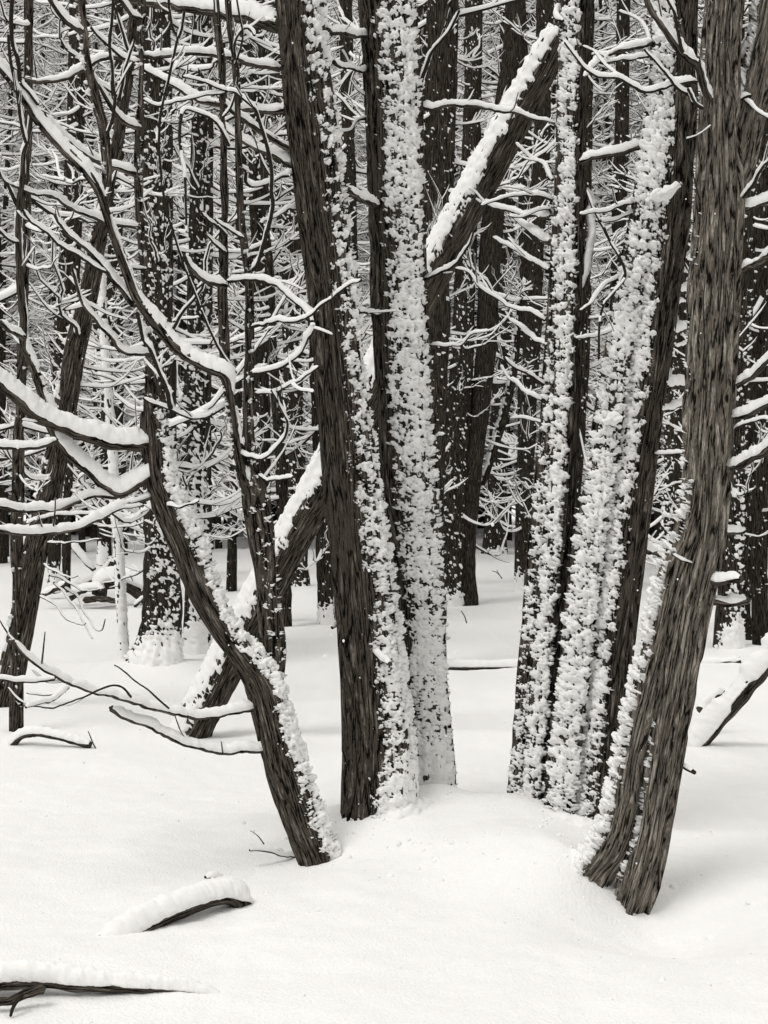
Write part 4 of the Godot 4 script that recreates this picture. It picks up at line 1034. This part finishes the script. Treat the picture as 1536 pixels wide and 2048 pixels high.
	l = stem(t, "trunk", [-5.108, 0.068, -22, 0.101, -5.091, 1.113, -22, 0.093, -5.073, 2.273, -22, 0.093, -5.024, 3.51, -22, 0.101, -4.929, 4.899, -22, 0.116, -4.849, 6.133, -22, 0.116, -4.769, 7.673, -22, 0.108, -4.726, 10.365, -22, 0.101], [0, 80, 0.28, 0.22, 0.02, 1], {})
	dress(t, l, 8, 60, 0.9, 7.5)
	t = thing("cedar_tree", "thin dark trunk next to the heap of snowy debris", "tree", "trees behind the clump", Vector3(-4.482, 0.234, -20))
	l = stem(t, "trunk", [-4.482, 0.234, -20, 0.06, -4.459, 1.148, -20, 0.06, -4.414, 2.554, -20, 0.056, -4.341, 4.309, -20, 0.056, -4.267, 6.412, -20, 0.053, -4.227, 9.21, -20, 0.049], [0, 80, 0.28, 0.22, 0.02], {})
	dress(t, l, 7, 50, 0.9, 7.5)
	t = thing("cedar_tree", "bare cedar half hidden by the snowiest trunk, seen above the leaning trunk", "tree", "trees behind the clump", Vector3(0.333, 0.013, -12.8))
	l = stem(t, "trunk", [0.333, 0.013, -12.8, 0.153, 0.369, 0.825, -12.8, 0.149, 0.396, 1.5, -12.8, 0.144, 0.423, 2.4, -12.8, 0.14, 0.45, 3.298, -12.8, 0.135, 0.485, 4.195, -12.8, 0.131, 0.512, 5.092, -12.8, 0.135, 0.534, 5.987, -12.8, 0.14, 0.547, 7.105, -12.8, 0.135], [0, 80, 0.28, 0.22, 0.02, 1], {})
	dress(t, l, 5, 24, 2.5, 7.5)
	t = thing("cedar_tree", "forked cedar in the middle of the gap with two legs reaching the snow", "tree", "trees behind the clump", Vector3(0.929, -0.1, -20))
	l = stem(t, "trunk", [0.929, -0.189, -20, 0.211, 0.95, 0.093, -20, 0.19, 0.985, 0.797, -20, 0.176, 1.019, 2.203, -20, 0.183, 1.103, 3.509, -20, 0.158, 1.152, 4.969, -20, 0.148, 1.235, 6.874, -20, 0.12, 1.248, 7.812, -20, 0.12, 1.261, 9.908, -20, 0.116], [0, 70, 0.34, 0.26, 0.025, 1], {})
	stem(t, "trunk", [1.224, -0.154, -20, 0.12, 1.21, 0.058, -20, 0.113, 1.168, 0.726, -20, 0.12, 1.224, 1.641, -20, 0.134, 1.363, 2.906, -20, 0.13, 1.433, 3.608, -20, 0.137, 1.489, 4.969, -20, 0.155, 1.558, 5.852, -20, 0.141, 1.642, 6.762, -20, 0.127, 1.802, 7.966, -20, 0.12, 1.871, 9.908, -20, 0.116], [], {})
	dress(t, l, 9, 36, 0.9, 7.5)
	t = thing("cedar_tree", "bent sapling leaning against the forked cedar, snow on its upper edge", "tree", "trees behind the clump", Vector3(1.399, 1.714, -20.3))
	l = stem(t, "trunk", [1.399, 1.714, -20.3, 0.032, 1.506, 2.007, -20.3, 0.05, 1.598, 2.342, -20.3, 0.057, 1.677, 2.563, -20.3, 0.057, 1.748, 2.862, -20.3, 0.057, 1.819, 3.155, -20.3, 0.054, 1.897, 3.711, -20.3, 0.039, 1.939, 4.352, -20.3, 0.029], [-75, 60, 1.0, 0.6, 0.03], {})
	dress(t, l, 2, 6, 3.0, 4.5)
	t = thing("cedar_tree", "far dark cedar closing the end of the snowy gap", "tree", "trees behind the clump", Vector3(2.748, -0.1, -36))
	l = stem(t, "trunk", [2.748, -0.146, -36, 0.418, 2.811, 0.234, -36, 0.316, 2.835, 1.5, -36, 0.253, 2.91, 3.018, -36, 0.241, 2.997, 5.294, -36, 0.228, 3.058, 9.081, -36, 0.215, 3.118, 12.861, -36, 0.203, 3.116, 15.378, -36, 0.19], [0, 80, 0.28, 0.22, 0.02, 1], {})
	dress(t, l, 3, 36, 0.9, 7.5)
	t = thing("cedar_tree", "cedar just beside the narrow split one, its foot hidden in snow", "tree", "trees behind the clump", Vector3(2.201, -0.078, -23))
	l = stem(t, "trunk", [2.201, -0.078, -23, 0.129, 2.225, 0.206, -23, 0.113, 2.28, 1.904, -23, 0.133, 2.36, 3.52, -23, 0.137, 2.463, 5.537, -23, 0.129, 2.558, 7.552, -23, 0.137, 2.596, 9.563, -23, 0.137, 2.627, 11.17, -23, 0.133], [0, 80, 0.28, 0.22, 0.02, 1], {})
	dress(t, l, 12, 40, 0.9, 7.5)
	t = thing("cedar_tree", "dark thin trunk showing between the narrow cedar and the twin stems", "tree", "trees behind the clump", Vector3(1.911, -0.1, -15))
	l = stem(t, "trunk", [1.911, -0.136, -15, 0.063, 1.926, 0.181, -15, 0.058, 1.952, 0.972, -15, 0.069, 2.014, 2.027, -15, 0.09, 2.081, 3.081, -15, 0.09, 2.101, 4.133, -15, 0.079, 2.116, 5.184, -15, 0.074, 2.139, 7.544, -15, 0.069], [0, 80, 0.3, 0.25, 0.015], {})
	dress(t, l, 4, 16, 0.9, 7.5)
	t = thing("cedar_tree", "dark cedar between twin stems and stout cedar, snow beside its foot", "tree", "trees behind the clump", Vector3(3.704, -0.1, -19))
	l = stem(t, "trunk", [3.704, -0.138, -19, 0.2, 3.757, 0.163, -19, 0.14, 3.816, 0.832, -19, 0.117, 3.867, 2.168, -19, 0.12, 3.898, 3.502, -19, 0.127, 3.949, 4.835, -19, 0.12, 4, 6.166, -19, 0.114, 4.041, 9.488, -19, 0.114], [-40, 60, 0.6, 0.15, 0.03, 1], {})
	dress(t, l, 8, 36, 0.9, 7.5)
	t = thing("cedar_tree", "ragged cedar right behind the stout one with snow packed at its foot", "tree", "trees behind the clump", Vector3(3.4, -0.1, -14))
	l = stem(t, "trunk", [3.4, -0.126, -14, 0.177, 3.394, 0.121, -14, 0.138, 3.413, 0.761, -14, 0.113, 3.445, 1.746, -14, 0.103, 3.502, 2.73, -14, 0.089, 3.545, 3.467, -14, 0.074, 3.597, 4.448, -14, 0.069, 3.643, 5.918, -14, 0.064, 3.664, 7.386, -14, 0.059], [20, 60, 0.6, 0.05, 0.03, 1], {})
	dress(t, l, 5, 26, 0.9, 7.5)
	t = thing("cedar_tree", "thin dark trunk beside the ragged cedar, first of a close pair", "tree", "trees behind the clump", Vector3(3.833, -0.1, -15))
	l = stem(t, "trunk", [3.833, -0.136, -15, 0.045, 3.826, 0.445, -15, 0.047, 3.829, 1.5, -15, 0.058, 3.884, 3.081, -15, 0.053, 3.929, 4.133, -15, 0.047, 3.958, 5.184, -15, 0.045, 3.984, 7.544, -15, 0.042], [0, 80, 0.28, 0.22, 0.02], {})
	dress(t, l, 3, 12, 0.9, 7.5)
	t = thing("cedar_tree", "outermost trunk of the close pair at the picture's edge", "tree", "trees behind the clump", Vector3(3.874, -0.093, -14.6))
	l = stem(t, "trunk", [3.874, -0.093, -14.6, 0.082, 3.863, 0.473, -14.6, 0.077, 3.851, 1.243, -14.6, 0.077, 3.879, 2.526, -14.6, 0.087, 3.907, 3.551, -14.6, 0.082, 3.934, 5.086, -14.6, 0.077, 3.975, 7.383, -14.6, 0.072], [0, 80, 0.28, 0.22, 0.02], {})
	dress(t, l, 5, 20, 0.9, 7.5)
	t = thing("cedar_tree", "short dark trunk seen under the leaning trunk beside the crooked cedar", "tree", "trees behind the clump", Vector3(-1.144, -0.1, -16.5))
	l = stem(t, "trunk", [-1.144, -0.184, -16.5, 0.075, -1.144, 0.165, -16.5, 0.07, -1.149, 0.92, -16.5, 0.07, -1.206, 2.08, -16.5, 0.061, -1.293, 3.239, -16.5, 0.052, -1.333, 4.165, -16.5, 0.046, -1.378, 4.975, -16.5, 0.041, -1.434, 7.861, -16.5, 0.035], [0, 80, 0.28, 0.22, 0.02], {})
	dress(t, l, 5, 22, 0.9, 7.5)
	t = thing("cedar_tree", "dark cedar flecked white standing on a small snow hump", "tree", "trees behind the clump", Vector3(-1.225, -0.1, -21.5))
	l = stem(t, "trunk", [-1.225, -0.202, -21.5, 0.151, -1.248, 0.214, -21.5, 0.129, -1.285, 0.744, -21.5, 0.125, -1.345, 2.784, -21.5, 0.125, -1.457, 5.274, -21.5, 0.136, -1.532, 6.404, -21.5, 0.125, -1.599, 7.909, -21.5, 0.117, -1.657, 10.539, -21.5, 0.113], [0, 80, 0.38, 0.3, 0.025, 1], {})
	dress(t, l, 7, 36, 0.9, 7.5)
	t = thing("cedar_tree", "cedar tucked against the broad shaggy trunk, only one edge showing", "tree", "trees behind the clump", Vector3(-0.668, -0.1, -16.8))
	l = stem(t, "trunk", [-0.668, -0.126, -16.8, 0.112, -0.686, 0.2, -16.8, 0.095, -0.709, 0.909, -16.8, 0.095, -0.756, 2.091, -16.8, 0.089, -0.814, 3.86, -16.8, 0.083, -0.872, 5.626, -16.8, 0.083, -0.918, 8.563, -16.8, 0.077], [0, 80, 0.3, 0.1, 0.02, 1], {})
	dress(t, l, 5, 36, 0.9, 7.5)
	t = thing("cedar_tree", "narrow far trunk by the snowy fork of the crooked cedar", "tree", "trees behind the clump", Vector3(-2.522, -0.1, -23.5))
	l = stem(t, "trunk", [-2.522, -0.153, -23.5, 0.083, -2.513, 0.674, -23.5, 0.078, -2.495, 1.5, -23.5, 0.078, -2.428, 3.152, -23.5, 0.083, -2.376, 5.625, -23.5, 0.083, -2.341, 8.094, -23.5, 0.078, -2.322, 10.969, -23.5, 0.074], [0, 80, 0.28, 0.22, 0.02], {})
	dress(t, l, 8, 60, 0.9, 7.5)
	t = thing("cedar_tree", "shadowy cedar directly behind the crooked one", "tree", "trees behind the clump", Vector3(-1.442, -0.085, -17))
	l = stem(t, "trunk", [-1.442, -0.085, -17, 0.102, -1.447, 0.603, -17, 0.096, -1.458, 2.098, -17, 0.093, -1.487, 3.888, -17, 0.087, -1.533, 5.675, -17, 0.081, -1.566, 8.647, -17, 0.078], [0, 80, 0.28, 0.22, 0.02, 1], {})
	dress(t, l, 14, 60, 0.9, 7.5)
	t = thing("cedar_tree", "slim cedar seen in the slot between the two broad front trunks", "tree", "trees behind the clump", Vector3(-0.373, 0.163, -20))
	l = stem(t, "trunk", [-0.373, 0.163, -20, 0.105, -0.408, 2.203, -20, 0.098, -0.463, 5.011, -20, 0.095, -0.512, 7.056, -20, 0.091, -0.547, 9.908, -20, 0.084], [0, 80, 0.28, 0.22, 0.02, 1], {})
	dress(t, l, 7, 44, 0.9, 7.5)
	t = thing("cedar_tree", "thin trunk against the sky gap behind the big limbs", "tree", "trees behind the clump", Vector3(-5.347, 0.265, -27))
	l = stem(t, "trunk", [-5.347, 0.265, -27, 0.104, -5.296, 2.449, -27, 0.095, -5.177, 5.293, -27, 0.095, -5.078, 8.131, -27, 0.09, -4.996, 11.908, -27, 0.085], [0, 80, 0.28, 0.22, 0.02, 1], {})
	dress(t, l, 8, 60, 0.9, 7.5)
	t = thing("cedar_tree", "cedar with crossing dead branches beyond the twin stems", "tree", "trees behind the clump", Vector3(3.774, -0.1, -24))
	l = stem(t, "trunk", [3.774, -0.189, -24, 0.127, 3.831, 1.5, -24, 0.127, 3.912, 4.029, -24, 0.122, 3.976, 6.554, -24, 0.118, 4.023, 9.074, -24, 0.114, 4.037, 11.171, -24, 0.11], [0, 80, 0.28, 0.22, 0.02, 1], {})
	dress(t, l, 18, 110, 0.9, 7.5)
